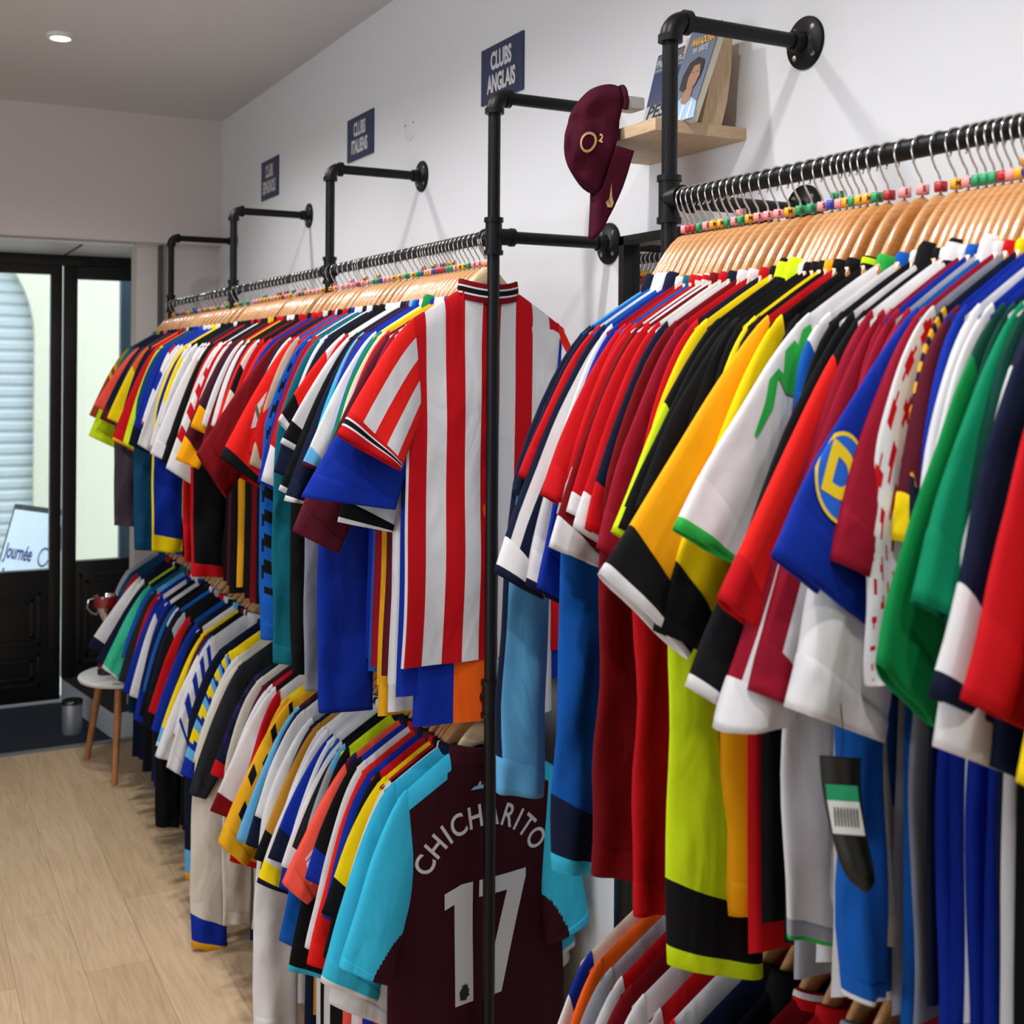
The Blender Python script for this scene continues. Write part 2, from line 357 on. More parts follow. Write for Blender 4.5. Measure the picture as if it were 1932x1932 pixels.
# ---------------------------------------------------------------- pipe racks
RX = -.301; ZT = 2.400; ZR = 2.092; ZL = 1.072
PY = [1.712, 2.382, 3.482, 4.607, 5.735]
PR = .0138
def elbow(mb, c, R=.030):
    # from vertical (below) to +x
    pts = []
    for i in range(9):
        a = pi/2*i/8
        pts.append((c[0]+R-R*math.cos(a), c[1], c[2]-R+R*math.sin(a)))
    mb.tube(pts, .0185, 20)
    mb.tube([(c[0], c[1], c[2]-R-.008), (c[0], c[1], c[2]-R+.004)], .0215, 20)
    mb.tube([(c[0]+R-.004, c[1], c[2]), (c[0]+R+.008, c[1], c[2])], .0215, 20)
def tee(mb, c):
    x, y, z = c
    mb.tube([(x, y, z-.038), (x, y, z+.038)], .0185, 20)
    for s in (-1, 1): mb.tube([(x, y, z+s*.036-.005), (x, y, z+s*.036+.005)], .0215, 20)
def rack(i, name, label, rail_dir=(), lower=True, mid=True):
    y = PY[i]
    r = empty(name, (RX, y, 0), label, 'clothes rack post', 'black pipe rack posts')
    of = (-RX, -y, 0)
    def B(mb, n): return mb.build(n, M_PIPE, r, loc=of)
    B(MB().tube([(RX, y, .02), (RX, y, ZT-.03)], PR, 20), 'upright_pipe')
    e = MB(); elbow(e, (RX, y, ZT)); B(e, 'elbow_fitting')
    for z in (ZR, ZL):
        t = MB(); tee(t, (RX, y, z))
        for s in rail_dir: t.tube([(RX, y, z), (RX, y+s*.034, z)], [.0185, .0185], 20); t.tube([(RX, y+s*.030, z), (RX, y+s*.04, z)], .0205, 20)
        if mid and z == ZR: t.tube([(RX, y, z), (RX+.045, y, z)], .0185, 20); t.tube([(RX+.04, y, z), (RX+.05, y, z)], .0205, 20)
        B(t, 'tee_fitting')
    f = MB().lathe([(.0005, .008), (.045, .008), (.045, 0), (0, 0)], 28, (RX, y, 0)); B(f, 'floor_flange')
    for z in ((ZT, ZR) if mid else (ZT,)):
        B(MB().tube([(RX+.02, y, z), (-.004, y, z)], PR, 20), 'bracket_pipe')
        fl = MB().lathe([(.0005, -.034), (.0185, -.034), (.0195, -.012), (.024, -.008), (.047, -.006), (.0485, -.004), (.0485, 0)], 36, (0, y, z), 'x')
        fo = B(fl, 'wall_flange')
        for a in (45, 135, 225, 315):
            a = math.radians(a); cy, cz = y+.034*math.cos(a), z+.034*math.sin(a)
            s = MB().lathe([(.0003, -.0085), (.0052, -.008), (.006, -.006)], 12, (0, cy, cz), 'x')
            so = s.build('screw', M_SCREW, fo)
    return r
rack(0, 'rack_post', 'black pipe post with wall bracket left of the near rail', (-1,))
rack(1, 'rack_post', 'black pipe post standing in front of the striped and claret shirts', (1,))
rack(2, 'rack_post', 'black pipe post under the CLUBS ITALIENS sign', (1, -1), mid=False)
rack(3, 'rack_post', 'black pipe post under the CLUBS ESPAGNOLS sign', (1, -1), mid=False)
rack(4, 'rack_post', 'farthest black pipe post, nearest the shop window', (-1,), mid=False)
def rail(y0, y1, z, label):
    o = MB().tube([(0, y0, 0), (0, y1, 0)], PR, 20).build('hanging_rail', M_PIPE, loc=(RX, 0, z)); tag(o, label, 'hanging rail')
rail(.45, PY[0]-.03, ZR, 'black pipe rail at the right, uppermost of the near rack'); rail(.45, PY[0]-.03, ZL, 'black lower rail of the near rack, hidden under the hanging shirts')
for a, b, nm in ((1, 2, 'nearest'), (2, 3, 'middle'), (3, 4, 'farthest')):
    rail(PY[a]+.03, PY[b]-.03, ZR, nm+' upper bay of the far rack, black pipe rail full of hooks'); rail(PY[a]+.03, PY[b]-.03, ZL, nm+' lower bay of the far rack, black pipe rail')

# ---------------------------------------------------------------- hangers
ZN, ZSH, NW, WT = -.120, -.200, .074, .205
def ztop(a):
    a = abs(a)
    if a < NW: return ZN
    t = (a-NW)/(WT-NW); t = min(t, 1.15)
    return ZN+(ZSH-ZN)*(t**1.06)
def hanger_meshes(m, drop=0):
    n = 26; V = []; Fc = []; k = 10
    for i in range(n+1):
        a = -.192+.384*i/n; A = abs(a)/.192
        zt = -.064-(.079+drop)*min(1, abs(a)/.085)**1.7 if abs(a) < .085 else ztop(a)-.019-drop-.006*max(0, (abs(a)-.10)/.09)
        if abs(a) >= .085: zt = min(zt, -.143-drop)
        h = .036*(1-A)**.5*.55+.022 if A < 1 else .016
        h = .050+drop*.5-(.026+drop*.5)*A
        if A > .93: h *= (1-(A-.93)/.07*.55)
        t = .0066-.0040*A
        yb = 0
        for j in range(k):
            f = 2*pi*j/k; cz, cy = math.cos(f), math.sin(f)
            e = .6
            V.append((-a, yb+math.copysign(abs(cy)**e, cy)*t, zt-h/2+math.copysign(abs(cz)**e, cz)*h/2))
    for i in range(n):
        for j in range(k): Fc.append((i*k+j, i*k+(j+1) % k, (i+1)*k+(j+1) % k, (i+1)*k+j))
    Fc.append(tuple(range(k))); Fc.append(tuple(n*k+j for j in range(k))[::-1])
    me = bpy.data.meshes.new('hanger_body'); me.from_pydata(V, [], Fc); me.materials.append(m)
    me.polygons.foreach_set('use_smooth', [True]*len(me.polygons)); return me
HB = {r: [hanger_meshes(q, dr) for q in (M_HANG, M_HANG2, M_HANG3)] for r, dr in (('NU', .030), ('NL', .01), ('FU', .020), ('FL', .006))}
def hook_mesh():
    c = (0, -.0045); r = .0195; pts = [(0, 0, -.068), (0, 0, -.050), (-.003, 0, -.041), (-.010, 0, -.032), (-.0155, 0, -.022)]
    for i in range(13):
        a = math.radians(205-205*i/12); pts.append((r*math.cos(a), 0, c[1]+r*math.sin(a)))
    pts.append((.0185, 0, -.010)); pts.append((.016, 0, -.016))
    m = MB().tube(pts, .00155, 8)
    me = bpy.data.meshes.new('hook'); me.from_pydata([tuple(v) for v in m.V], [], m.F); me.materials.append(M_CHROME)
    me.polygons.foreach_set('use_smooth', [True]*len(me.polygons)); return me
HK = hook_mesh()
RING = {'S': ('pink', (238, 150, 152)), 'M': ('amber', (240, 166, 22)), 'L': ('crimson', (172, 22, 32)), 'XL': ('green', (10, 150, 92)), 'XXL': ('blue', (14, 60, 184))}
RM = {}; LM = {}
for k, (nm, rgb) in RING.items():
    mb = MB().lathe([(.0026, -.0062), (.0082, -.0062), (.0084, 0), (.0082, .0062), (.0026, .0062)], 14, (0, 0, -.056))
    me = bpy.data.meshes.new('size_ring'); me.from_pydata([tuple(v) for v in mb.V], [], mb.F); me.materials.append(mat('ring_'+nm, rgb, rough=.4)); me.polygons.foreach_set('use_smooth', [True]*len(me.polygons)); RM[k] = me
    V, Fc = text_mesh(k, .0098, .85 if len(k) == 1 else .62, .0003)
    W_ = []
    for x, y in V:
        th = math.radians(-122)+x/.0086; W_.append((.0089*math.cos(th), .0089*math.sin(th), -.056+y))
    me = bpy.data.meshes.new('size_letter'); me.from_pydata(W_, [], Fc); me.materials.append(mat('ring_ink', (60, 16, 20))); LM[k] = me
def O(name, me, parent):
    o = bpy.data.objects.new(name, me); COL.objects.link(o); o.parent = parent; return o
RAILN = {'NU': 'near upper rail', 'NL': 'near lower rail', 'FU': 'far upper rail', 'FL': 'far lower rail'}
def hanger(y, z, size, rl, rotz, wood=0, double=None):
    wn = ['varnished', 'amber-stained', 'pale'][wood]
    g = f"{wn} wooden hangers with {RING[size][0]} rings on the {RAILN[rl]}"
    r = empty('clothes_hanger', (RX, y, z), f"{wn} wooden hanger with chrome hook and {RING[size][0]} size ring on the {RAILN[rl]}", 'hanger', g, rotz)
    O('wooden_body', HB[rl][wood], r); O('hook', HK, r)
    if rl[1] == 'U':
        q = O('size_ring', RM[size], r); O('size_letter', LM[size], q)
        if double:
            q2 = O('size_ring', RM[double], r); q2.location = (-.0025, 0, .012); q2.rotation_euler = (0, -.25, 0); O('size_letter', LM[double], q2)
    return r

# ---------------------------------------------------------------- garments
USED = {}
def lerp(a, b, t): return a+(b-a)*t
def bez(p0, p1, p2, t): return tuple((1-t)**2*p0[i]+2*t*(1-t)*p1[i]+t*t*p2[i] for i in range(2))
class G: pass
def make_garment(y, z, rl, sp, T, seed):
    """sp: dict  s sleeve colour, b body colour, c collar, cf cuff, ... ; local +a is the room side (world -x)."""
    rnd = random.Random(seed)
    g = G(); g.sp = sp
    long_ = sp.get('long', False)
    Wd = sp.get('W', rnd.uniform(.188, .208)); hem = sp.get('hem', rnd.uniform(-.93, -.99)); swg = sp.get('sw', rnd.uniform(-.006, .006))
    if long_:
        H0 = sp.get('H0', (rnd.uniform(.29, .33), rnd.uniform(-.86, -.96))); H1 = sp.get('H1', (H0[0]-sp.get('cw', .085), H0[1]-.012))
    else:
        H0 = sp.get('H0', (rnd.uniform(.315, .37), rnd.uniform(-.43, -.52))); H1 = sp.get('H1', (H0[0]-.150, H0[1]-rnd.uniform(.06, .09)))
    calm = sp.get('calm', 1.0); fs = rnd.uniform(0, 50)
    def field(a, zz):
        d = max(0, ztop(a)-zz-.07); k = min(1, d/.22)
        v = .016*k*noise.noise(Vector((a*4.5, zz*3.0, y*2.2+5)))+.006*k*calm*noise.noise(Vector((a*9, zz*5, fs)))
        v += .0035*calm*min(1, d/.5)*math.sin(a*42+fs+2*noise.noise(Vector((a*3, zz*2, fs))))
        return v
    rotz = sp.get('rot', rnd.uniform(-.03, .03))
    root = empty(sp.get('name', 'football_shirt'), (RX, y, z), rotz=rotz)
    codes = []
    def ci(code):
        if code not in codes: codes.append(code)
        return codes.index(code)
    hi = sp.get('hi', 1)
    # ---- body
    ds = [0, .003, .009, .016, .024, .034, .048, .066, .09]
    d = .12
    while d < .80: ds.append(d); d += .03/hi
    Ltot = ZN-hem; ds += [Ltot-.022, Ltot-.018, Ltot]; ds = sorted(x for x in set(ds) if x <= Ltot+1e-6)
    NX = int(22*hi); V = []; Fc = []; MI = []
    def surf(c, dd, side):
        r = dd/Ltot; zt = ztop(c*WT)
        if abs(c*WT) < NW:
            zt -= (.012 if side < 0 else .05)*(1-(abs(c*WT)/NW)**2)
        zz = zt+(hem-zt)*r
        Wz = lerp(WT, Wd, min(1, r*3)); Wz = lerp(Wz, Wd+sp.get('flare', .008), max(0, r*1.4-.4))
        a = c*Wz
        g_ = min(1, math.sqrt(dd/.03)) if abs(c*WT) >= NW*.98 else 1
        th = T*(max(0, 1-c*c))**.32*g_*(1+.35*r)
        if abs(c*WT) < NW: th += (T*.9)*(1-(abs(c*WT)/NW)**2)*max(0, 1-dd/.12)
        return a, field(a, zz)+side*th, zz
    g.surf = surf
    ring = [(-1+2*i/NX, -1) for i in range(NX+1)]+[(1-2*i/NX, 1) for i in range(1, NX)]
    K = len(ring)
    for dd in ds:
        for c, sd in ring:
            a, yy, zz = surf(c, dd, sd); V.append((-a, yy, zz))
    bfn = sp.get('bfn')
    bs = sp.get('bs')
    for i in range(len(ds)-1):
        dm = (ds[i]+ds[i+1])/2
        for j in range(K):
            j2 = (j+1) % K; c0 = ring[j][0]; c1 = ring[j2][0]; cm = (c0+c1)/2; sd = -1 if j < NX else 1
            Fc.append((i*K+j, i*K+j2, (i+1)*K+j2, (i+1)*K+j))
            code = sp['b']
            if bs: code = bs[min(len(bs)-1, int((cm+1)/2*len(bs)))]
            if 'yk' in sp and dm < .045 and abs(cm*WT) > NW*.8: code = sp['yk']
            if 'ss' in sp and abs(cm*WT) > NW and (dm < .003 or .009 < dm < .016 or .024 < dm < .034): code = sp['ss']
            if 's1' in sp and abs(cm*WT) > NW and dm < .016: code = sp['s1']
            if 'hm' in sp and dm > Ltot-.022: code = sp['hm']
            if bfn:
                q = bfn(cm, dm, sd)
                if q: code = q
            MI.append(ci(code))
    pyobj('body', V, Fc, [fab(c) for c in codes], root, MI)
    # ---- sleeves
    for side in (1, -1):
        room = side == 1
        codes2 = []
        def cj(code):
            if code not in codes2: codes2.append(code)
            return codes2.index(code)
        h0, h1 = H0, H1
        if not room:
            if long_: h0 = (.275, H0[1]); h1 = (.195, H0[1]-.01)
            else: h0 = (.282, H0[1]-.04); h1 = (.16, H0[1]-.07)
        P0 = (WT-.02, ztop(WT-.02)+.002); P0i = (.165, -.40)
        ctl = (WT+(.045 if room else .02), ZSH-.03)
        M_ = (20 if long_ else 14)*(hi if room else 1); M_ = int(M_) if room else int(7*(hi*2 if hi >= 4 else 1))
        Kc = int(26*(hi if hi > 1 else 1)) if room else int(10*(hi*2 if hi >= 4 else 1))
        sfs = rnd.uniform(0, 99); tw = sp.get('tw', rnd.uniform(-.006, .006)); swc = sp.get('curl', rnd.uniform(0, .004))
        puff = sp.get('puff', rnd.uniform(.010, .017))
        def edge_o(s, h0=h0, h1=h1, P0=P0, ctl=ctl):
            if long_:
                e = (h0[0]+.02, (ZSH+h0[1])*.45)
                if s < .35: return bez(P0, ctl, (lerp(ctl[0], h0[0], .6)+.015, -.42), s/.35)
                return bez((lerp(ctl[0], h0[0], .6)+.015, -.42), (h0[0]+.01, -.62), h0, (s-.35)/.65)
            return bez(P0, ctl, h0, s)
        def edge_i(s, h0=h0, h1=h1, P0i=P0i):
            if long_:
                if s < .35: return (lerp(P0i[0], h1[0]-.005, s/.35), lerp(P0i[1], -.47, s/.35))
                return (lerp(h1[0]-.005, h1[0], (s-.35)/.65), lerp(-.47, h1[1], (s-.35)/.65))
            return (lerp(P0i[0], h1[0], s), lerp(P0i[1], h1[1], s))
        def spt(s, f, sd, swg=swg, s_=side, eo=edge_o, ei=edge_i, tw=tw, sfs=sfs, puff=puff, lg=long_):
            o_, i_ = eo(s), ei(s); t = (1-f)/2
            a = lerp(o_[0], i_[0], t); zz = lerp(o_[1], i_[1], t)
            th = (T*.8+(puff-T*.8)*s**.7)*max(0, 1-f*f)**.38
            yy = field(a, zz)*(1)+swg*s**1.2*(1.6 if lg else 1)+tw*s*f+.009*s*calm*noise.noise(Vector((a*11, zz*8, sfs)))
            yy += .003*calm*s*math.sin(f*5+sfs)
            if lg: yy += .004*calm*math.sin(zz*26+f*3+sfs)*s
            return (-s_*a, yy+sd*th, zz)
        if room: g.spt = spt
        Cn = sp.get('cuff', .035); slen = math.dist(edge_o(0), edge_o(.5))+math.dist(edge_o(.5), edge_o(1)); sc = 1-Cn/slen
        svals = [sc*i/M_ for i in range(M_+1)]
        rng = [math.pi*2*j/Kc for j in range(Kc)]
        V = []; Fc = []; MI = []
        for s in svals:
            for f in rng: V.append(spt(s, math.cos(f), -1 if math.sin(f) >= 0 else 1) if True else 0)
        sfn = sp.get('sfn')
        for i in range(M_):
            sm = (svals[i]+svals[i+1])/2
            for j in range(Kc):
                j2 = (j+1) % Kc; fm = math.cos((rng[j]+rng[j]+2*pi/Kc)/2); q = (1-fm)/2; cam = math.sin(rng[j]+pi/Kc) > 0
                Fc.append((i*Kc+j, i*Kc+j2, (i+1)*Kc+j2, (i+1)*Kc+j))
                code = sp['s']
                if 'hp' in sp: hp = sp['hp']; code = hp[min(len(hp)-1, int(sm/sc*len(hp)))]
                if 'st' in sp and q < .05: code = sp['st']
                if 'st3' in sp and (q < .025 or .07 < q < .13 ): code = sp['st3']
                if 'mid' in sp and .2 < q < .42: code = sp['mid']
                if 'lo' in sp and q > .55: code = sp['lo']
                if 'end' in sp and sm > .62*sc: code = sp['end']
                if 'beg' in sp and sm < .34: code = sp['beg']
                if sfn:
                    k_ = sfn(q, sm/sc, cam)
                    if k_: code = k_
                MI.append(cj(code))
        so = pyobj('sleeve', V, Fc, [fab(c) for c in codes2], root, MI)
        # cuff
        cfc = sp.get('cf', codes2[MI[-1]] if MI else sp['s']); ce = sp.get('ce', cfc)
        fr_ = [0, .02, .24, .32, .52, .60, .78, .82, 1]
        cv = [sc+(1-sc)*q for q in fr_]+[1.0, 1-.012/slen]
        sh = [1.0, 1.10, 1.12, 1.12, 1.12, 1.12, 1.1, 1.1, 1.06, .7, .6]
        cm = sp.get('cm', None)
        V = []; Fc = []; MI = []
        for s, k_ in zip(cv, sh):
            for f in rng:
                p = Vector(spt(s, math.cos(f), -1 if math.sin(f) >= 0 else 1)); m_ = Vector(spt(s, math.cos(f), 0))
                V.append(m_+(p-m_)*k_+(p-m_)*0)
        for i in range(len(cv)-1):
            for j in range(Kc):
                j2 = (j+1) % Kc; Fc.append((i*Kc+j, i*Kc+j2, (i+1)*Kc+j2, (i+1)*Kc+j)); MI.append(2 if sp.get('cq') and (1-math.cos(rng[j]))/2 > .55 else 1 if i >= 6 else (2 if cm and i in (2, 4) else (3 if cm and i == 3 else 0)))
        pyobj('cuff', V, Fc, [fab(cfc), fab(ce)]+([fab('W'), fab(cm)] if cm else [fab(sp['cq'])] if sp.get('cq') else []), so, MI)
    # ---- collar
    cc = sp.get('c', sp['b']); polo = sp.get('polo', False)
    prof = [(.018, -.038), (.014, -.006), (.007, .016), (.001, .021), (-.005, .016), (-.006, -.004)] if polo else [(.003, -.014), (.003, .002), (.001, .010), (-.003, .012), (-.006, .006), (-.006, -.006)]
    NC = 28; V = []; Fc = []; MI = []; cs = sp.get('cs')
    yr = T*1.7+.004
    ct = sp.get('ct', 1)
    if cs and ct > 1: prof = [(.004, -.010), (.004, -.003), (.0035, -.001), (.003, .005), (.0025, .007), (.001, .012), (-.003, .013), (-.006, .006), (-.006, -.006)]
    for dr, dz in prof:
        dz *= ct
        for j in range(NC):
            f = 2*pi*j/NC; ca, sa = math.cos(f), math.sin(f)
            dip = (.012 if sa < 0 else .05)*(1-ca*ca)
            V.append((-(NW+dr)*ca, (yr+dr*.6)*sa+0*field(0, ZN), ZN-dip+dz+.001))
    for i in range(len(prof)-1):
        for j in range(NC): j2 = (j+1) % NC; Fc.append((i*NC+j, i*NC+j2, (i+1)*NC+j2, (i+1)*NC+j)); MI.append((2 if i in (1, 3) else 1 if i == 2 else 0) if (cs and ct > 1) else (1 if i == 1 else 0))
    pyobj('collar', V, Fc, [fab(cc), fab(cs or cc)]+([fab('W')] if cs and ct > 1 else []), root, MI)
    dzv = sp.get('dz', DZ.get(rl, 0)); g.dz = dzv
    root.location.z += dzv
    g.root = root; g.y = y; g.rl = rl; g.long = long_
    return g

# ---- spec mini language:  "sleeve body k=v ..."
def parse(s):
    t = s.split(); d = {'s': t[0], 'b': t[1]}
    for x in t[2:]:
        if '=' in x:
            k, v = x.split('=')
            if k in ('h', 'g'): d[k] = tuple(float(q) for q in v.split(',')); continue
            if k in ('hp', 'bs'): v = v.split('.')
            elif k in ('dz', 'ct', 'x', 'zz', 'sw', 'hem', 'puff', 'cuff', 'cw', 'W', 'rot', 'u', 'y', 'flare', 'tw', 'gap', 'calm'): v = float(v)
            d[k] = v
        else: d[x] = True
    if 'x' in d or 'zz' in d:
        if d.get('long'): d['H0'] = (d.get('x', .31), d.get('zz', -.9))
        else: d['H0'] = (d.get('x', .345), d.get('zz', -.47))
    return d
def unproj(u, v, y):
    xo = math.tan(math.atan((u-966)/2278)+.4813)*y
    dep = xo*.463+y*.8863
    return 1.497-.301-xo, 1.8-(v-695.8-.0071*(u-966))*dep/2278
DZ = {'NU': -.035, 'NL': -.015, 'FU': -.022, 'FL': -.006}
SEQ = {}
def place(rl, specs, y_first, y_last, z, T, seed0):
    out = []
    S = [parse(x) for x in specs]
    # y from shoulder-tip column when given (u=...), else interpolated
    ys = [None]*len(S)
    for i, d in enumerate(S):
        if 'u' in d: ys[i] = .972/math.tan(math.atan((d['u']-966)/2278)+.4813)
        if 'y' in d: ys[i] = d['y']
    if ys[0] is None: ys[0] = y_first
    if ys[-1] is None: ys[-1] = y_last
    k = [i for i, v in enumerate(ys) if v is not None]
    for a, b in zip(k, k[1:]):
        for i in range(a+1, b): ys[i] = lerp(ys[a], ys[b], (i-a)/(b-a))
    for i in range(1, len(ys)): ys[i] = min(ys[i], ys[i-1]-.008)
    if rl[0] == 'N':
        ys = [min(v, 1.664) for v in ys]
        for _ in range(5):
            ys = [ys[0]]+[.5*ys[i]+.25*(ys[i-1]+ys[i+1]) for i in range(1, len(ys)-1)]+[ys[-1]]
            for i in range(1, len(ys)): ys[i] = min(ys[i], ys[i-1]-.0125)
    for d, y in zip(S, ys):
        dz = d.get('dz', DZ.get(rl, 0))
        if 'h' in d:
            a, zz = unproj(*d['h'], y); d['H0'] = (max(.23, min(.43, a)), zz-z-dz)
            if 'g' in d:
                a2, z2 = unproj(*d['g'], y); d['H1'] = (max(.10, min(a-.05, a2)), z2-z-dz)
            elif not d.get('long'): d['H1'] = (d['H0'][0]-.148, d['H0'][1]-.075)
    sizes = ['S', 'M', 'L', 'XL', 'S', 'M', 'M', 'L', 'S', 'XL', 'XXL', 'M', 'S']
    rr = random.Random(seed0)
    for i, (d, y) in enumerate(zip(S, ys)):
        if d['s'] == '-':    # gap
            continue
        for py in PY:
            if abs(y-py) < .016: y = py+(.017 if y > py else -.017)
        FN = SPECIAL.get(d.get('fn'))
        if FN: d.update(FN)
        g = make_garment(y, z, rl, d, T, seed0*1000+i)
        g.d = d; out.append(g)
        wood = 0
        if d.get('wood'): wood = int(d['wood'])
        elif rr.random() < .06: wood = 1
        hanger(y, z, d.get('sz', rr.choice(sizes)), rl, g.root.rotation_euler.z, wood, rr.choice(sizes) if (rl == 'FU' and rr.random() < .25) or (rl == 'NU' and rr.random() < .12) else None)
    SEQ[rl] = out
    return out
def cn(c): return PAL[c][0]
def describe(d):
    if 'd' in d: return d['d'].replace('_', ' ')
    s = cn(d['s']); b = cn(d['b'])
    parts = f"{'long-sleeved ' if d.get('long') else ''}{s} shirt"
    ex = []
    if d['b'] != d['s']: ex.append(f"{b} body")
    if 'hp' in d: ex.append('banded sleeves')
    if 'bs' in d: ex.append('striped body')
    if 'st' in d: ex.append(cn(d['st'])+' sleeve stripe')
    if 'cf' in d and d['cf'] != d['s']: ex.append(cn(d['cf'])+' cuffs')
    elif 'c' in d and d['c'] != d['b']: ex.append(cn(d['c'])+' collar')
    if ex: parts += ' with '+' and '.join(ex[:2])
    return parts
def label_all():
    seen = {}
    for rl, L in SEQ.items():
        D = [describe(g.d) for g in L]
        for i, g in enumerate(L):
            lb = f"{D[i]} on the {RAILN[rl]}"
            if D.count(D[i]) > 1:
                nb = []
                if i > 0: nb.append(cn(L[i-1].d['s']))
                if i < len(L)-1: nb.append(cn(L[i+1].d['s']))
                base = D[i].split(' with ')[0] if len(D[i].split()) > 7 else D[i]
                lb = f"{base}, {RAILN[rl]}, between {' and '.join(nb)} shirts" if len(nb) == 2 else f"{base} at the end of the {RAILN[rl]}"
            if lb in seen:
                for nm, p in (('second', 1), ('third', 2), ('fourth', 3), ('fifth', 4)):
                    l2 = lb.replace(', '+RAILN[rl], f', {nm} such from the window, {RAILN[rl]}')
                    if l2 not in seen: lb = l2; break
            wds = lb.split()
            if len(wds) > 16:
                lb = lb.replace('banded sleeves and ', '').replace('striped body and ', '').replace(' such from the window', ' such')
            while len(lb.split()) > 16: lb = lb.replace(' shirt with ', ' shirt, ', 1) if ' shirt with ' in lb else ' '.join(w for w in lb.split() if w not in ('the',)) if ' the ' in lb else lb.rsplit(' ', 1)[0]
            seen[lb] = 1
            g.root['label'] = lb; g.root['category'] = 'shirt'; g.root['group'] = f"football shirts on the {RAILN[rl]}"

# ---- special colour functions
def stripes_sleeve(q, s, cam):
    n = int(q*4.6+.15); return 'BR' if n % 2 == 0 else 'W'
def hero_body(c, dm, sd):
    k = int(math.floor((c*WT+.0225+.9)/.045)); return 'R' if k % 2 == 0 else 'W'
def claret_body(c, dm, sd):
    a = abs(c)*WT; z = ztop(a)-dm
    return 'CY' if a > .078 and z > -.176-(a-.099)*.70 else None
def claret_sleeve(q, s, cam):
    return 'CL' if q > .99-(s-.48)*.80 else None
def green_star(q, s, cam):
    if not cam and q > .06: return None
    x = s*1.25; v = q
    # jagged leaf shapes along the upper sleeve
    c = .25+.10*math.sin(x*9)
    wv = .17*(1-abs((x*4.2) % 1-.5)*1.3)
    if x < .95 and abs(v-c*(.6+.5*x)) < max(.0, wv) : return 'BG'
    return None
def diamonds(q, s, cam):
    u = (q*7) % 1-.5; v = (s*11+.5*(int(q*7) % 2)) % 1-.5; r = .42*(1.05-s*.75)
    return 'R' if abs(u)+abs(v) < r else None
def lattice(q, s, cam):
    a = (q*5+s*9) % 1; b = (q*5-s*9) % 1
    return 'N' if a < .2 or b < .2 else None
def roma(q, s, cam): return 'A' if (.15 < s < .3 and .1 < q < .7) or (.05 < s < .1 and q < .5) else None
def checks(q, s, cam): return ['R', 'W'][int(s*14) % 2] if q < .3 and s > .45 else None
def ticks(q, s, cam): return 'K' if (s*30) % 1 < .42 and .08 < (q*3.2+.5*int(s*6)) % 1 < .5 and (s*6) % 1 < .75 else None
def grad_olive(q, s, cam): return 'OL' if s < .42 else ('GD' if (s*20) % 1 < .5 and s < .7 else 'RU')
def diag_black(q, s, cam): return 'K' if (s*13+q*1.5) % 1 < .5 and s < .93 and .03 < q else None
def diag_ind(q, s, cam): return 'PU' if (s*10+q*1.5) % 1 < .45 else None
def yb(q, s, cam):
    k = (s*6.0+q*.5) % 1
    return 'Y' if k < .45 else ('B' if k < .75 else 'SK')
def nw_hoops(q, s, cam): return 'B' if s > .12 and s < .86 and (s*6.0) % 1 < .5 else None
def coral(q, s, cam): return 'PU' if s < .12 else ('M' if s < .2 else None)
def jam(q, s, cam):
    if .32 < s < .75 and q < .45: return 'K' if q > .2 else 'Y'
    return None
def limeblack(q, s, cam): return 'K' if .52 < q < .68 or q > .93 else None
def limebody(c, dm, sd): return 'K' if int((c+1)*6) % 2 else None
SPECIAL = {'hero': dict(sfn=stripes_sleeve, bfn=hero_body), 'claret': dict(sfn=claret_sleeve, bfn=claret_body), 'star': dict(), 'dia': dict(sfn=diamonds),
 'lat': dict(sfn=lattice), 'roma': dict(sfn=roma), 'chk': dict(sfn=checks), 'tick': dict(sfn=ticks), 'olive': dict(sfn=grad_olive), 'dk': dict(sfn=diag_black),
 'di': dict(sfn=diag_ind), 'yb': dict(sfn=yb), 'nw': dict(sfn=nw_hoops), 'coral': dict(sfn=coral), 'jam': dict(sfn=jam), 'lime': dict(sfn=limeblack, bfn=limebody)}
for k in ('hero', 'claret', 'star'): SPECIAL[k]['hi'] = 4 if k != 'star' else 3
for k in ('dia', 'lat', 'tick', 'yb', 'nw', 'dk'): SPECIAL[k]['hi'] = 2.6

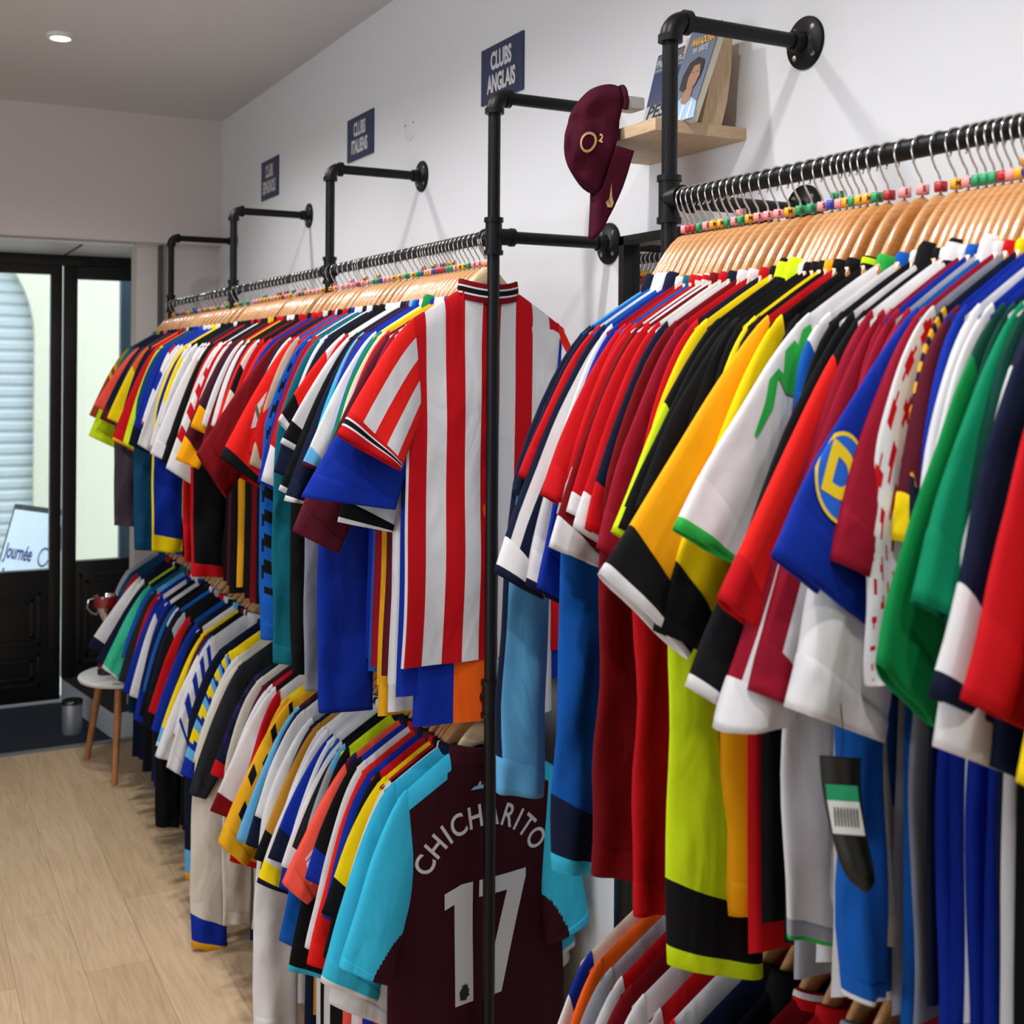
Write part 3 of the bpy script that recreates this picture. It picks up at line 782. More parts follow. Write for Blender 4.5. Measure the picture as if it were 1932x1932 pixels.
NU = """SK SK u=1043 long c=N polo h=948,1500 g=1036,1506 cuff=.05 cf=SK st=N d=long-sleeved_sky_blue_track_top_with_navy_side_stripe
N N c=N bs=N.DR.AZ x=.33 zz=-.45
R CR s1=W c=W polo x=.33 zz=-.42 hem=-.97
W AZ st=N mid=N c=W polo cf=W ce=N h=932,1079 g=1015,1127 u=1098 d=white_shirt_with_navy_sleeve_bands_and_folded_white_collar
W B c=N polo h=985,1103 cf=W ce=N
B CR c=W h=1012,1108
R R c=TQ h=1015,932 g=1066,960 beg=R end=R
R AZ u=1150 c=R h=1047,967 g=1100,1000 cf=W cuff=.05
AZ AZ long beg=R yk=R h=1060,1650 g=1140,1655 cuff=.085 cf=N ce=CY c=W cs=R d=long-sleeved_azure_shirt_with_navy_and_cyan_cuff_at_the_bottom
DR DR c=W cs=R ss=W h=1043,1033 g=1130,1070 cf=W cuff=.03
R DR ss=W h=1082,968 u=1180 cf=W cuff=.02 d=red_shirt_with_white_shoulder_stripes_and_white_sleeve_lettering
R C c=R ss=W x=.33 zz=-.48 cf=W
N N yk=W c=N h=1103,996 cf=R cuff=.045 u=1216
DR DR long h=1135,1660 g=1235,1660 cw=.1 c=W d=long-sleeved_dark_red_shirt_hanging_low_beside_the_lime_one
CR R x=.33 zz=-.50 c=W
R N long x=.285 zz=-1.0 c=R
Y Y c=K x=.30 zz=-.44 hem=-.93 u=1290
K K c=K cs=LI h=1147,1001 end=LI u=1318 polo
K K c=LI polo h=1168,995 u=1332
K K c=W h=1190,960
LI LI long beg=K yk=K fn=lime h=1262,1815 g=1412,1815 cuff=.08 cf=K ce=LI c=K sw=-.02 d=long-sleeved_lime_and_black_striped_goalkeeper_shirt
LI K long beg=K h=1420,1730 g=1502,1735
Y Y c=K x=.31 zz=-.48 u=1366
A A long beg=K yk=K h=1478,1705 g=1520,1710
A R c=K h=1111,1089 g=1285,1238 cf=K ce=W cuff=.045 puff=.018 sw=-.012 u=1384 hem=-1.0 d=amber_shirt_with_black_cuffs_edged_white
Y K h=1240,1190 g=1335,1232 cf=K cuff=.055 c=K puff=.016 u=1424
K K c=K cs=LI x=.30 zz=-.56
W G fn=star h=1280,1000 g=1390,1066 cf=W ce=BG cuff=.05 c=BG yk=W u=1470 sw=-.012 puff=.017 hem=-1.0 wood=1 d=white_shirt_with_jagged_green_sleeve_print_and_green_collar
AZ A bs=AZ.W h=1538,800 g=1600,840 beg=W c=AZ u=1545
W W long beg=K yk=K h=1500,1775 g=1600,1785 cf=G ce=BG cuff=.02 d=long-sleeved_white_shirt_with_green_hem_edge
K W c=K polo h=1322,1305 g=1400,1352 cf=K ce=W cuff=.04
BR K lo=BR beg=K h=1357,1130 g=1432,1195 cf=R c=K u=1570 d=red_shirt_with_black_shoulders_and_red_sleeves
W W st=CR h=1367,1382 g=1485,1360 cf=W c=W puff=.024
CR W mid=W c=K cs=W ss=W h=1416,1302 g=1500,1335 u=1606 polo d=crimson_shirt_with_black_collar_and_long_white_sleeve_stripe
C W long beg=CR yk=CR h=1640,1760 g=1700,1770
AZ AZ long beg=CR yk=B h=1590,1870 g=1655,1870 cf=AZ ce=W cuff=.02
W G h=1475,1330 g=1640,1390 puff=.026 c=B beg=CR
B AZ c=W polo h=1450,1047 g=1645,1200 cf=B cuff=.045 u=1661 sw=0 puff=.012 hem=-1.02 d=royal_blue_shirt_with_round_yellow-lettered_sleeve_badge
CR CR c=W h=1556,1055 g=1660,1108 cf=CR cuff=.04 u=1684 puff=.015 sw=-.010 d=crimson_shirt_right_of_the_blue_badge_shirt
W SV sw=-.012 fn=dia long h=1632,1275 g=1690,1285 c=R u=1707 d=white_shirt_with_red_diamond_check_sleeves
GD N sw=-.01 fn=lat h=1690,1000 g=1725,1010 c=Y u=1737 d=yellow_shirt_with_navy_lattice_pattern_and_yellow_collar
M B h=1705,1022 g=1740,1030 cf=Y c=N
B B c=W polo h=1735,1060 g=1790,1070 u=1778
DGR W st=W c=W x=.28 zz=-.50 
DGR B mid=W st=W h=1738,975 c=DGR u=1815
GR B h=1645,1250 g=1765,1372 cf=GR cuff=.045 c=GR u=1838 beg=DGR d=grass_green_shirt_with_long_plain_sleeve
DGR N x=.29 zz=-.5 c=DGR
GT W c=DGR h=1717,1132 g=1812,1180 cf=GT cuff=.05 u=1868
DGR K x=.31 zz=-.52 ss=W
W K h=1757,1405 g=1932,1470 cf=W beg=N yk=N puff=.017
N N h=1768,1318 g=1880,1370 cf=W ce=N cuff=.07 u=1915
BG K x=.27 zz=-.60 s1=W
N N ss=W x=.29 zz=-.62 bs=N.W.N.N.W.N
R N h=1820,1320 g=1935,1375 cf=R cuff=.05 y=.79
K N x=.3 zz=-.66 bs=N.W.K.N
R Y h=1925,1475 cf=Y end=Y y=.715
K K x=.30 zz=-.7 y=.69
PK N x=.28 zz=-.70 y=.66""".split('\n')

FU = """OL CH h=169,783 g=205,800 fn=olive u=226 hem=-.9 c=TQ d=olive_and_rust_striped-sleeve_shirt_at_the_window_end
TQ N x=.33 zz=-.52 c=OL
TQ N end=LI h=168,822 c=N
CO N h=177,765 c=CO u=244
N N h=190,790 cf=M
CH CH long x=.31 zz=-.95 cw=.10 c=N
Y N h=203,789 hp=OR.Y cf=Y c=N
N OR x=.31 zz=-.50 c=R
N PT bs=N.R.N.R x=.31 zz=-.54
R R h=212,830 u=280 cf=R ce=A c=R
R OR x=.30 zz=-.5 mid=W c=W
OR PT x=.32 zz=-.60
LI PT h=233,836 g=258,852 u=288 cf=LI c=N
PT PT long x=.30 zz=-1.0 cw=.11 c=B
B PT h=243,838 u=297 cf=N cuff=.05 c=B
B B x=.31 zz=-.5 c=AZ
R B hp=R.W.R.R x=.30 zz=-.56 c=W
W B h=266,799 hp=W.W.W.B.W cf=W ce=OR u=318 c=W
W B h=261,838 g=282,854 c=Y
B Y long x=.31 zz=-.95 cw=.11 cf=Y cuff=.05 st=Y c=W d=long-sleeved_royal_blue_shirt_with_yellow_side_and_cuffs
K K fn=jam hp=W.W.K.W x=.33 zz=-.56 u=340 c=K
W W yk=K x=.32 zz=-.48 c=K
M N x=.31 zz=-.55 beg=W u=362 c=W
W M h=285,856 mid=M c=K
O K x=.30 zz=-.56 beg=W cf=K
K R h=305,870 yk=R u=380 c=K
K K mid=R x=.31 zz=-.55 c=K
R R long x=.30 zz=-.92 cw=.11 b=K c=R
R K st=W x=.33 zz=-.50 c=K cf=W
W W h=312,882 g=376,922 fn=chk cf=W u=402 c=R d=white_shirt_with_red_chequered_sleeve_edging
K K long x=.30 zz=-.95 cw=.12 st=R c=K
W K x=.32 zz=-.50 c=K
M M h=332,867 g=375,885 fn=roma cf=A cuff=.05 u=420 c=A d=maroon_shirt_with_orange_sleeve_print_and_orange_cuffs
PL K h=361,805 cf=A cuff=.05 u=430 c=K
W R x=.31 zz=-.45 c=R
DR GD x=.33 zz=-.55 c=R
W K x=.30 zz=-.45 c=M
M K x=.31 zz=-.52 c=W u=452
BR K x=.325 zz=-.50 c=W
W DR hp=C.C.K.C x=.31 zz=-.46 c=K
R K x=.33 zz=-.56 c=R u=472
BR CR x=.33 zz=-.50 c=K
B B x=.31 zz=-.42 c=R
DR DR h=353,854 g=424,938 u=505 sw=-.03 puff=.022 hem=-.95 c=R d=dark_red_shirt_with_tonal_print_sleeve_flung_forward
N N x=.31 zz=-.5 c=C
C N x=.31 zz=-.45 c=K
BR R h=413,861 g=497,920 u=530 sw=-.018 cf=K ce=K cuff=.02 c=R puff=.022 d=red_shirt_with_gold_lion_badge_on_the_sleeve_and_black_cuff
R CR x=.32 zz=-.5 c=W
BE AZ h=473,876 c=K cf=BE u=538
R R h=489,905 c=R cf=W cuff=.03
AZ AZ fn=dk long x=.315 zz=-.98 cw=.12 c=N sw=-.01 u=556 d=long-sleeved_azure_shirt_with_black_diagonal_dashes
B TQ x=.325 zz=-.57 c=B
CR CR ss=W x=.31 zz=-.48 c=W
R TQ x=.335 zz=-.56 cf=W cuff=.06 u=574 c=W
TQ TQ long x=.31 zz=-1.02 cw=.085 c=N
CR K st=W ss=W x=.31 zz=-.5 c=W u=588
N N x=.33 zz=-.53 c=K
K K long x=.30 zz=-1.02 cw=.09 c=K
BR K h=523,792 g=556,832 beg=W cf=K ce=W cuff=.055 u=620 c=W d=red_shirt_with_white_shoulder_patch_and_black-and-white_cuffs
R W x=.31 zz=-.48 c=W
W W h=528,835 cf=K ce=W cuff=.04 u=637 c=W
SV SV long x=.31 zz=-1.03 cw=.10 c=W u=642 d=long-sleeved_silver_grey_top_with_ribbed_cuff
K N h=527,924 cf=K ce=W
N N h=536,944 g=566,950 st=N cf=N ce=W u=650 c=N puff=.02
SK M x=.32 zz=-.48 end=CY c=M
M N x=.305 zz=-.5 c=SK
B B x=.31 zz=-.46 c=AZ u=667
B B long x=.315 zz=-1.05 cw=.135 c=B sw=-.012 cuff=.07 puff=.02 d=long-sleeved_royal_blue_sweatshirt_with_deep_ribbed_cuff
W B h=567,877 g=590,890 cf=SK ce=M cuff=.03 u=678 c=W
AZ AZ x=.31 zz=-.46 c=W yk=W
GR CR yk=Y x=.31 zz=-.45 c=GR u=690 polo
C A x=.325 zz=-.48 c=B
W GD st=R x=.315 zz=-.47 c=W hem=-1.05
M M h=557,1003 g=640,1045 puff=.02 c=W u=712
CR W x=.30 zz=-.50 c=AZ ss=W hem=-1.03
W W h=640,985 g=739,1003 cf=K ce=W cuff=.03 c=AZ
B B h=568,937 g=742,960 u=738 c=B sw=-.01 puff=.028 hem=-.98 W=.2 d=royal_blue_shirt_hanging_just_behind_the_striped_one
B W bs=W.W.OR.B hem=-1.05 W=.16 x=.26 zz=-.46 c=W y=2.452
BR R h=620,818 g=738,885 fn=hero y=2.425 dz=0 ct=1.9 c=DR cs=K cf=R ce=R cm=K cuff=.038 hem=-.935 W=.2 sw=-.03 puff=.022 rot=.06 calm=.8 wood=2 sz=S d=red_and_white_vertically_striped_shirt_facing_the_room_behind_the_nearest_post""".split('\n')

FL = """G G u=232 x=.3 zz=-.47 hem=-.8
PT PT x=.31 zz=-.47 hem=-.8
R PT x=.31 zz=-.5 hem=-.8
W N h=168,1222 lo=CO cf=N u=250 c=R
W N x=.32 zz=-.5 c=N lo=N end=N
N N h=184,1248 u=262 c=W
K N s1=LI x=.31 zz=-.45 c=K
MG N h=197,1261 g=225,1280 cf=MG ce=W cuff=.04 u=268 c=K
AZ K yk=TQ x=.31 zz=-.47 c=TQ
DG DG h=228,1285 yk=SK u=280 c=TQ
R B x=.30 zz=-.48 c=R
B PK h=235,1305 u=292 c=W bs=W.AZ.B.W hem=-1.0
W K x=.325 zz=-.56 beg=B c=W
B N h=256,1357 yk=W u=304 c=B hem=-1.0
N K x=.31 zz=-.5
AZ K mid=N x=.31 zz=-.5 u=316 c=N
K K beg=W x=.33 zz=-.58 c=K
N AZ x=.31 zz=-.55 c=W
K K long x=.28 zz=-.98 cf=K c=N
K K h=272,1373 lo=R beg=G u=332 c=G
R K lo=K x=.33 zz=-.52 c=R
K AZ x=.31 zz=-.6 c=W u=348
B N h=290,1378 c=K
K W x=.31 zz=-.55 c=SK
Y Y h=297,1404 cf=SK ce=W cuff=.04 u=372 c=K
M K x=.31 zz=-.5 c=M
W K h=294,1422 g=321,1432 beg=AZ u=382 c=W d=white_shirt_with_blue_shoulder_and_loose_sleeve
W W x=.32 zz=-.5 c=M
W W h=318,1445 g=349,1463 fn=nw cf=W cuff=.04 c=W u=388 d=white_shirt_with_navy_hooped_sleeves
N N long x=.31 zz=-.93 cf=SK ce=GD cuff=.08 c=N u=405
B Y h=347,1463 fn=yb c=Y u=418 cf=B d=yellow_and_blue_banded_sleeve_shirt
W C x=.32 zz=-.5 c=B u=430
C C h=366,1780 g=431,1785 long cw=.12 cf=B ce=GD cuff=.07 c=W d=long-sleeved_cream_shirt_with_royal_blue_cuffs puff=.022
DG DG h=364,1500 g=396,1508 u=442 c=K
N N h=402,1460 fn=di cf=R c=N cuff=.03 u=468 d=black_and_indigo_dashed-sleeve_shirt_with_red_cuffs
C C long x=.30 zz=-.90 c=Y
M PL x=.32 zz=-.55 u=484 c=M
W W h=428,1482 g=473,1486 yk=R cf=R u=492 c=R
W K h=403,1531 cf=DR c=W
R K yk=W x=.33 zz=-.64 u=505
GD Y x=.335 zz=-.60 u=521 c=GD
GD GD h=418,1591 g=473,1636 fn=tick u=528 c=GD puff=.024 d=golden_shirt_with_black_tick_marks_on_the_sleeves
SK M h=449,1582 cf=SK u=541 c=SK
N N h=467,1590 c=K d=navy_shirt_with_white_numerals_on_the_sleeve
W W x=.315 zz=-.45 u=550 c=W
W G long x=.335 zz=-.98 cw=.115 c=W u=566 puff=.022 d=long-sleeved_white_shirt_reaching_lowest_towards_the_floor
N N x=.33 zz=-.55 u=574 c=N
O O h=487,1622 cf=K cuff=.05 u=580 c=O
W W x=.325 zz=-.52 c=K
W W h=493,1667 yk=W cf=Y u=594 ce=N c=W d=white_shirt_with_yellow_and_navy_cuffs
B K h=510,1616 yk=W cf=N cuff=.05 u=604 c=N
B W st=W x=.325 zz=-.54 c=W cf=B
AZ AZ x=.33 zz=-.66 bs=AZ.W u=613
DG K h=536,1633 st=W c=K u=620 
G K beg=SK x=.31 zz=-.5 c=K
K K yk=LI x=.33 zz=-.7 cf=K ce=CY c=K u=634
CO CO h=544,1673 g=590,1710 fn=coral u=648 c=N puff=.022 d=coral_shirt_with_dark_shoulders_and_white_sleeve_lettering
K B h=580,1655 c=K u=656 cf=B cuff=.05 d=black_shirt_with_blue_cuffs_and_gold_leaping-cat_logo
W W mid=SK x=.325 zz=-.60 c=R
BR BR h=584,1815 lo=SK u=672 c=DR d=bright_red_shirt_with_pale_leaping-cat_logo_on_its_sleeve
B B x=.31 zz=-.5 u=680 c=N
K R x=.315 zz=-.58 c=M
Y R h=613,1722 cf=K cuff=.055 u=700 c=R yk=Y d=yellow_shirt_with_black_cuffs_and_a_red_dot
Y Y x=.3 zz=-.66 c=K hem=-.9 bs=Y.R
W W yk=K x=.335 zz=-.60 u=712 c=K
W W x=.33 zz=-.64 c=W
CY CY h=615,1855 g=727,1888 c=N y=2.49 cf=CY ce=W puff=.022 d=cyan_shirt_with_white_cuff_edging_just_behind_the_claret_one
CY CL h=631,1807 g=722,1835 fn=claret y=2.435 c=CL cq=CL ct=1.5 dz=0 cuff=.014 cf=CY hem=-.98 sw=-.03 puff=.022 rot=.08 calm=.5 wood=2 W=.225 d=claret_shirt_with_cyan_sleeves_and_white_number_17""".split('\n')

NL = """W C u=1082 beg=B c=W polo x=.33 zz=-.55
OR OR u=1100 x=.32 zz=-.55 st=OR c=OR
G G u=1118 x=.32 zz=-.5 c=R
W R st=W u=1138 x=.33 zz=-.52 c=W polo
DR DR u=1152 x=.32 zz=-.5
W W u=1175 x=.34 zz=-.52 c=R
W W u=1215 x=.35 zz=-.55 c=CR yk=R beg=W
R AZ u=1240 x=.32 zz=-.5 c=R yk=W
AZ N u=1262 x=.33 zz=-.5 c=K
K K u=1300 x=.33 zz=-.5 c=K polo
R DR u=1345 x=.33 zz=-.5 c=R cs=W
DR R u=1385 x=.33 zz=-.5 c=R
GR GR u=1430 x=.33 zz=-.5 c=G
AZ N u=1470 x=.33 zz=-.5 c=GR
N N u=1510 x=.33 zz=-.5
R R u=1550 x=.33 zz=-.5
W K u=1590 x=.33 zz=-.5
B N u=1640 x=.33 zz=-.5
N N u=1690 x=.33 zz=-.5
K K u=1740 x=.33 zz=-.5
K N u=1800 x=.33 zz=-.5
N N u=1870 x=.33 zz=-.5""".split('\n')
gNU = place('NU', NU, 1.69, .6, ZR, .0075, 11)
gFU = place('FU', FU, 5.7, 2.42, ZR, .011, 12)
gFL = place('FL', FL, 5.7, 2.42, ZL, .015, 13)
gNL = place('NL', NL, 1.66, .7, ZL, .011, 14)
label_all()
def find(L, key):
    for g in L:
        if key in g.d.get('d', ''): return g
    raise KeyError(key)

# ---------------------------------------------------------------- prints on shirts
M_PR = mat('white_print', (196, 196, 200), rough=.55)
def on_body(g, cx, cz, side=-1, lift=.0016):
    """maps local 2D (x to the right as seen, z up) onto the camera side of the shirt body"""
    Wd = .205
    def fn(x, y):
        a = -(cx+x)                       # seen from the camera, right = wall side = negative a
        zz = cz+y
        c = max(-1, min(1, a/Wd)); dd = max(0.001, (ztop(c*WT)-zz))
        # iterate to hit the wanted height
        for _ in range(4):
            A, yy, Z = g.surf(c, dd, side); dd += (Z-zz); c += (a-A)/Wd
        A, yy, Z = g.surf(c, dd, side)
        return (-A, yy+side*lift, Z)
    return fn
def on_sleeve(g, s0, f0, ang=0, lift=.0016):
    """maps 2D onto the camera side of the room sleeve around (s0,f0); x along f (towards inner), y towards the shoulder"""
    p0 = Vector(g.spt(s0, f0, -1))
    ds = (Vector(g.spt(s0+.02, f0, -1))-p0).length/.02; df = (Vector(g.spt(s0, f0+.02, -1))-p0).length/.02
    ca, sa = math.cos(ang), math.sin(ang)
    def fn(x, y):
        X = x*ca-y*sa; Y = x*sa+y*ca
        s = s0-Y/ds; f = max(-.99, min(.99, f0-X/df))
        p = g.spt(max(0.0, min(1, s)), f, -1)
        return (p[0], p[1]-lift-.0004, p[2])
    return fn
hc = find(gFL, 'claret_shirt_with_cyan')
# arched name
name = 'CHICHARITO'; Rr = .166; cz0 = -.436; span = math.radians(134)
wts = [1, 1.08, .5, 1, 1.08, 1.02, 1.02, .5, .92, 1.1]; tot = sum(wts); acc = 0
for ch, wt in zip(name, wts):
    mid_ = (acc+wt/2)/tot; acc += wt; th = span/2-span*mid_
    VF = text_mesh(ch, .070, .80, .0010, sub=3)
    fn0 = on_body(hc, 0, 0)
    def fn(x, y, th=th):
        # baseline circle centre below
        X = x*math.cos(th)-(y+Rr)*math.sin(th); Z = x*math.sin(th)+(y+Rr)*math.cos(th)
        return fn0(X*1.0, cz0+Z)
    mapped('name_letter', VF, fn, M_PR, hc.root)
one = [(-.103, .090), (-.060, .104), (-.030, .104), (-.030, -.20), (-.078, -.20), (-.078, .058), (-.103, .050)]
seven = [(-.014, .104), (.112, .104), (.112, .082), (.045, -.20), (-.004, -.20), (.060, .060), (-.014, .060)]
for nm, pts in (('number_one', one), ('number_seven', seven)):
    mapped(nm, poly2d([(x, y*.865) for x, y in pts], 5, .02), on_body(hc, .005, -.502), M_PR, hc.root)
lion = [(-.012, -.014), (-.014, .004), (-.006, .013), (-.007, .019), (-.002, .015), (.001, .020), (.004, .015), (.009, .018), (.008, .011), (.012, .004), (.010, -.003), (.013, -.008), (.006, -.011), (.004, -.017), (-.003, -.016)]
mapped('lion_badge', poly2d(lion, 1), on_body(hc, -.048, -.650, lift=.0024), mat('badge_ink', (16, 14, 24)), hc.root)
crest = [(-.022, -.007), (-.012, .001), (-.006, 0), (-.001, .010), (.003, .010), (.004, 0), (.012, .003), (.020, -.007)]
mapped('maker_crest', poly2d(crest, 1), on_body(hc, -.012, -.20), mat('crest_cyan', (130, 190, 214)), hc.root)

gb = find(gNU, 'royal_blue_shirt_with_round')
M_Y = mat('badge_yellow', (240, 204, 10), rough=.6); M_BL = mat('badge_blue', (8, 96, 214), rough=.6)
fn = on_sleeve(gb, .72, .60, math.radians(18))
mapped('badge_disc', disc2d(.040, 36, 8), fn, M_BL, gb.root)
mapped('badge_ring', disc2d(.042, 40, 2, .0385), on_sleeve(gb, .72, .60, math.radians(18), .0022), M_Y, gb.root)
mapped('badge_lettering', text_mesh('Di', .060, 1.05, .003, sub=2), on_sleeve(gb, .72, .60, math.radians(18), .0026), M_Y, gb.root)
gs = find(gNU, 'jagged_green')
leafp = [(1466, 570), (1500, 578), (1560, 588), (1590, 585), (1580, 600), (1545, 604), (1530, 596), (1500, 600), (1500, 640), (1480, 640), (1500, 690), (1470, 705), (1428, 700), (1445, 740), (1428, 792), (1416, 790), (1414, 745), (1402, 715), (1418, 690), (1440, 688), (1420, 660), (1436, 630), (1452, 628), (1448, 600)]
LP = [(((x-1450)*.91+(y-690)*.41)*.00066, ((x-1450)*.41-(y-690)*.91)*.00066) for x, y in leafp]
mapped('green_print', poly2d(LP, 5, .012), on_sleeve(gs, .33, .66, 0, .002), fab('BG'), gs.root)
gr = find(gFU, 'gold_lion_badge')
mapped('badge_patch', rect2d(.056, .070, 5, 5), on_sleeve(gr, .60, .42, math.radians(-8)), mat('patch_white', (225, 225, 232)), gr.root)
mapped('badge_tip', poly2d([(-.022, -.0375), (.022, -.0375), (0, -.068)], 1), on_sleeve(gr, .60, .42, math.radians(-8)), MATS['patch_white'], gr.root)
lionp = [(-.022, .022), (-.012, .026), (-.004, .016), (.014, .012), (.022, .024), (.026, .020), (.018, .004), (.020, -.020), (.012, -.020), (.010, -.004), (-.004, -.006), (-.006, -.022), (-.014, -.022), (-.014, .000), (-.024, .006)]
mapped('badge_lion', poly2d(lionp, 1), on_sleeve(gr, .60, .42, math.radians(-8), .0024), mat('lion_gold', (226, 164, 20)), gr.root)
mapped('badge_band', rect2d(.060, .008, 5, 1, 0, -.031), on_sleeve(gr, .60, .42, math.radians(-8), .0022), mat('band_green', (20, 120, 80)), gr.root)
ga = find(gNU, 'white_sleeve_lettering')
for t_, s_ in (('EMIRATES', .80), ('RYS', .88)):
    pass
mapped('sleeve_lettering', text_mesh('ATE', .024, .9, .0008, sub=1), on_sleeve(ga, .72, .52, math.radians(-15)), M_PR, ga.root)
mapped('sleeve_lettering', text_mesh('RYS', .024, .9, .0008, sub=1), on_sleeve(ga, .81, .50, math.radians(-15)), M_PR, ga.root)
cat = [(-.030, .012), (-.024, .018), (-.008, .012), (.006, .014), (.020, .026), (.030, .026), (.022, .018), (.014, .006), (.010, -.020), (.004, -.022), (.004, -.006), (-.006, -.002), (-.014, -.012), (-.018, -.010), (-.014, .002), (-.022, .006)]
gk = find(gFL, 'black_shirt_with_blue_cuffs'); mapped('cat_logo', poly2d([(x*.8, y*.8) for x, y in cat], 2), on_sleeve(gk, .30, .45), mat('logo_gold', (196, 160, 96)), gk.root)
gk = find(gFL, 'bright_red_shirt_with_pale'); mapped('cat_logo', poly2d([(x*.7, y*.7) for x, y in cat], 2), on_sleeve(gk, .45, .5), M_PR, gk.root)
gk = find(gFL, 'coral_shirt'); mapped('sleeve_lettering', text_mesh('IDR', .038, 1, .001, sub=1), on_sleeve(gk, .80, .1, -.25), M_PR, gk.root)
mapped('sleeve_logo', poly2d([(-.02, .045), (-.005, .02), (.028, .0), (.0, -.025), (-.012, -.005), (-.026, .005), (-.008, .018)], 2), on_sleeve(gk, .55, .2, -.25), M_PR, gk.root)
gk = find(gFL, 'navy_shirt_with_white_numerals'); mapped('sleeve_numeral', text_mesh('13', .06, 1, .001, sub=1), on_sleeve(gk, .70, .0, -.3), M_PR, gk.root)
gk = find(gFL, 'yellow_shirt_with_black_cuffs'); mapped('red_dot', disc2d(.006, 16, 2), on_sleeve(gk, .42, .6), fab('BR'), gk.root)

# ---------------------------------------------------------------- swing tag on a near shirt
tg = empty('swing_tag', (-.614, .950, 1.40), 'black curved swing tag with green and white barcode label hanging among near shirts', 'price tag')
tg.rotation_euler = (0, 0, math.radians(-38)); tg.scale = (.8, .8, .8)
def tagcurve(t): return .02*math.sin(t*1.3)
V = []; Fc = []
n = 14
for i in range(n+1):
    t = i/n; wv = .026*(1-.25*t)*(1 if t < .8 else math.sqrt(max(.02, 1-((t-.8)/.2)**2)))
    V += [(-wv+.03*t*t, -.03*t*t, -.16*t), (wv+.03*t*t, -.03*t*t, -.16*t), (-wv+.03*t*t, -.03*t*t+.003, -.16*t), (wv+.03*t*t, -.03*t*t+.003, -.16*t)]
for i in range(n):
    b = i*4
    Fc += [(b, b+1, b+5, b+4), (b+2, b+6, b+7, b+3), (b, b+4, b+6, b+2), (b+1, b+3, b+7, b+5)]
pyobj('tag_card', V, Fc, [mat('tag_black', (16, 18, 14), rough=.3)], tg)
def tq(z0, z1, nm, m):
    V = []
    for z in (z0, z1):
        t = -z/.16; V += [(-.020+.03*t*t, -.03*t*t-.0012, z), (.020+.03*t*t, -.03*t*t-.0012, z)]
    pyobj(nm, V, [(0, 1, 3, 2)], [m], tg, smooth=False)
tq(-.035, -.055, 'green_label', mat('label_green', (10, 140, 92))); tq(-.055, -.095, 'barcode_label', mat('label_white', (205, 205, 200)))
for k in range(8): 
    x = -.015+.004*k; t = .47
    pyobj('barcode_bar', [(x+.03*t*t, -.03*t*t-.0022, -.062), (x+.0018+.03*t*t, -.03*t*t-.0022, -.062), (x+.0018+.03*.28, -.03*.28-.0022, -.086), (x+.03*.28, -.03*.28-.0022, -.086)], [(0, 1, 2, 3)], [M_BLACK], tg, smooth=False)
MB().tube([(0, 0, 0), (.004, 0, .03), (.0, .004, .07)], .0008, 6).build('tag_string', M_BLACK, tg)

# ---------------------------------------------------------------- wall signs
M_SIGN = mat('sign_navy', (38, 48, 84), rough=.5); M_ST = mat('sign_letters', (208, 206, 208), rough=.5)
def sign(y0, y1, z0, z1, lines, label):
    r = empty('wall_sign', (0, (y0+y1)/2, (z0+z1)/2), label, 'sign', 'club signs on the right wall')
    W_, H = abs(y0-y1), z1-z0
    MB().box((-.006, -W_/2, -H/2), (0, W_/2, H/2)).build('sign_board', M_SIGN, r, smooth=False)
    for t, zz, wd in lines:
        V, Fc = text_mesh(t, .075, 1, .0030)
        xs = [v[0] for v in V]; w_ = max(xs)-min(xs); ys = [v[1] for v in V]; h_ = max(ys)-min(ys); cx = (max(xs)+min(xs))/2; cy = (max(ys)+min(ys))/2
        k = wd*W_/w_; hh = .33*H/h_
        mapped('lettering', (V, Fc), lambda x, y: (-.0072, -(x-cx)*k, zz*H+(y-cy)*hh), M_ST, r)
sign(3.055, 2.807, 2.537, 2.692, [('CLUBS', .22, .50), ('ANGLAIS', -.18, .68)], 'navy wall sign reading CLUBS ANGLAIS above the near end of the far rack')
sign(4.158, 3.900, 2.540, 2.693, [('CLUBS', .20, .46), ('ITALIENS', -.2, .62)], 'navy wall sign reading CLUBS ITALIENS in the middle of the wall')
sign(5.275, 5.020, 2.535, 2.705, [('CLUBS', .20, .44), ('ESPAGNOLS', -.2, .74)], 'navy wall sign reading CLUBS ESPAGNOLS, farthest along the wall')
cp = empty('cover_plate', (0, 3.58, 2.577), 'round white blanking plate on the wall right of the ITALIENS sign', 'wall plate')
MB().lathe([(.0005, -.004), (.046, -.004), (.049, -.0015), (.05, 0)], 40, axis='x').build('plate', M_WALL, cp)
for s in (-1, 1): MB().lathe([(.0003, -.006), (.003, -.0055), (.0035, -.004)], 10, (0, s*.033, .004), 'x').build('screw', mat('dark_screw', (90, 88, 84)), cp)

# ---------------------------------------------------------------- shelf and things on it
o = MB().box((-.214, 1.883, 2.250), (-.001, 2.219, 2.274)).build('wall_shelf', M_SHELF, bevel=.0012); tag(o, 'small light oak floating shelf on the wall between the two racks', 'shelf')
ZSF = 2.2745
def lean(name, label, cat, y0, y1, xb, xt, h, th, mats_):
    """thin box standing on the shelf, facing the room (-x), leaning back; returns root and face mapper"""
    r = empty(name, (xb, (y0+y1)/2, ZSF), label, cat)
    ang = math.atan2(xt-xb, h); w_ = abs(y1-y0)
    r.rotation_euler = (0, ang, 0)
    return r, w_
gc, w_ = lean('game_case', 'PlayStation game case with PES cover leaning on the oak shelf', 'game case', 2.105, 1.97, -.105, -.055, .19, .014, None)
MB().box((0, -w_/2, 0), (.014, w_/2, .19)).build('case', mat('case_blue', (14, 50, 130), rough=.25, coat=.5), gc, bevel=.001)
def face(r, dx): return lambda x, y: (dx, -x, y)
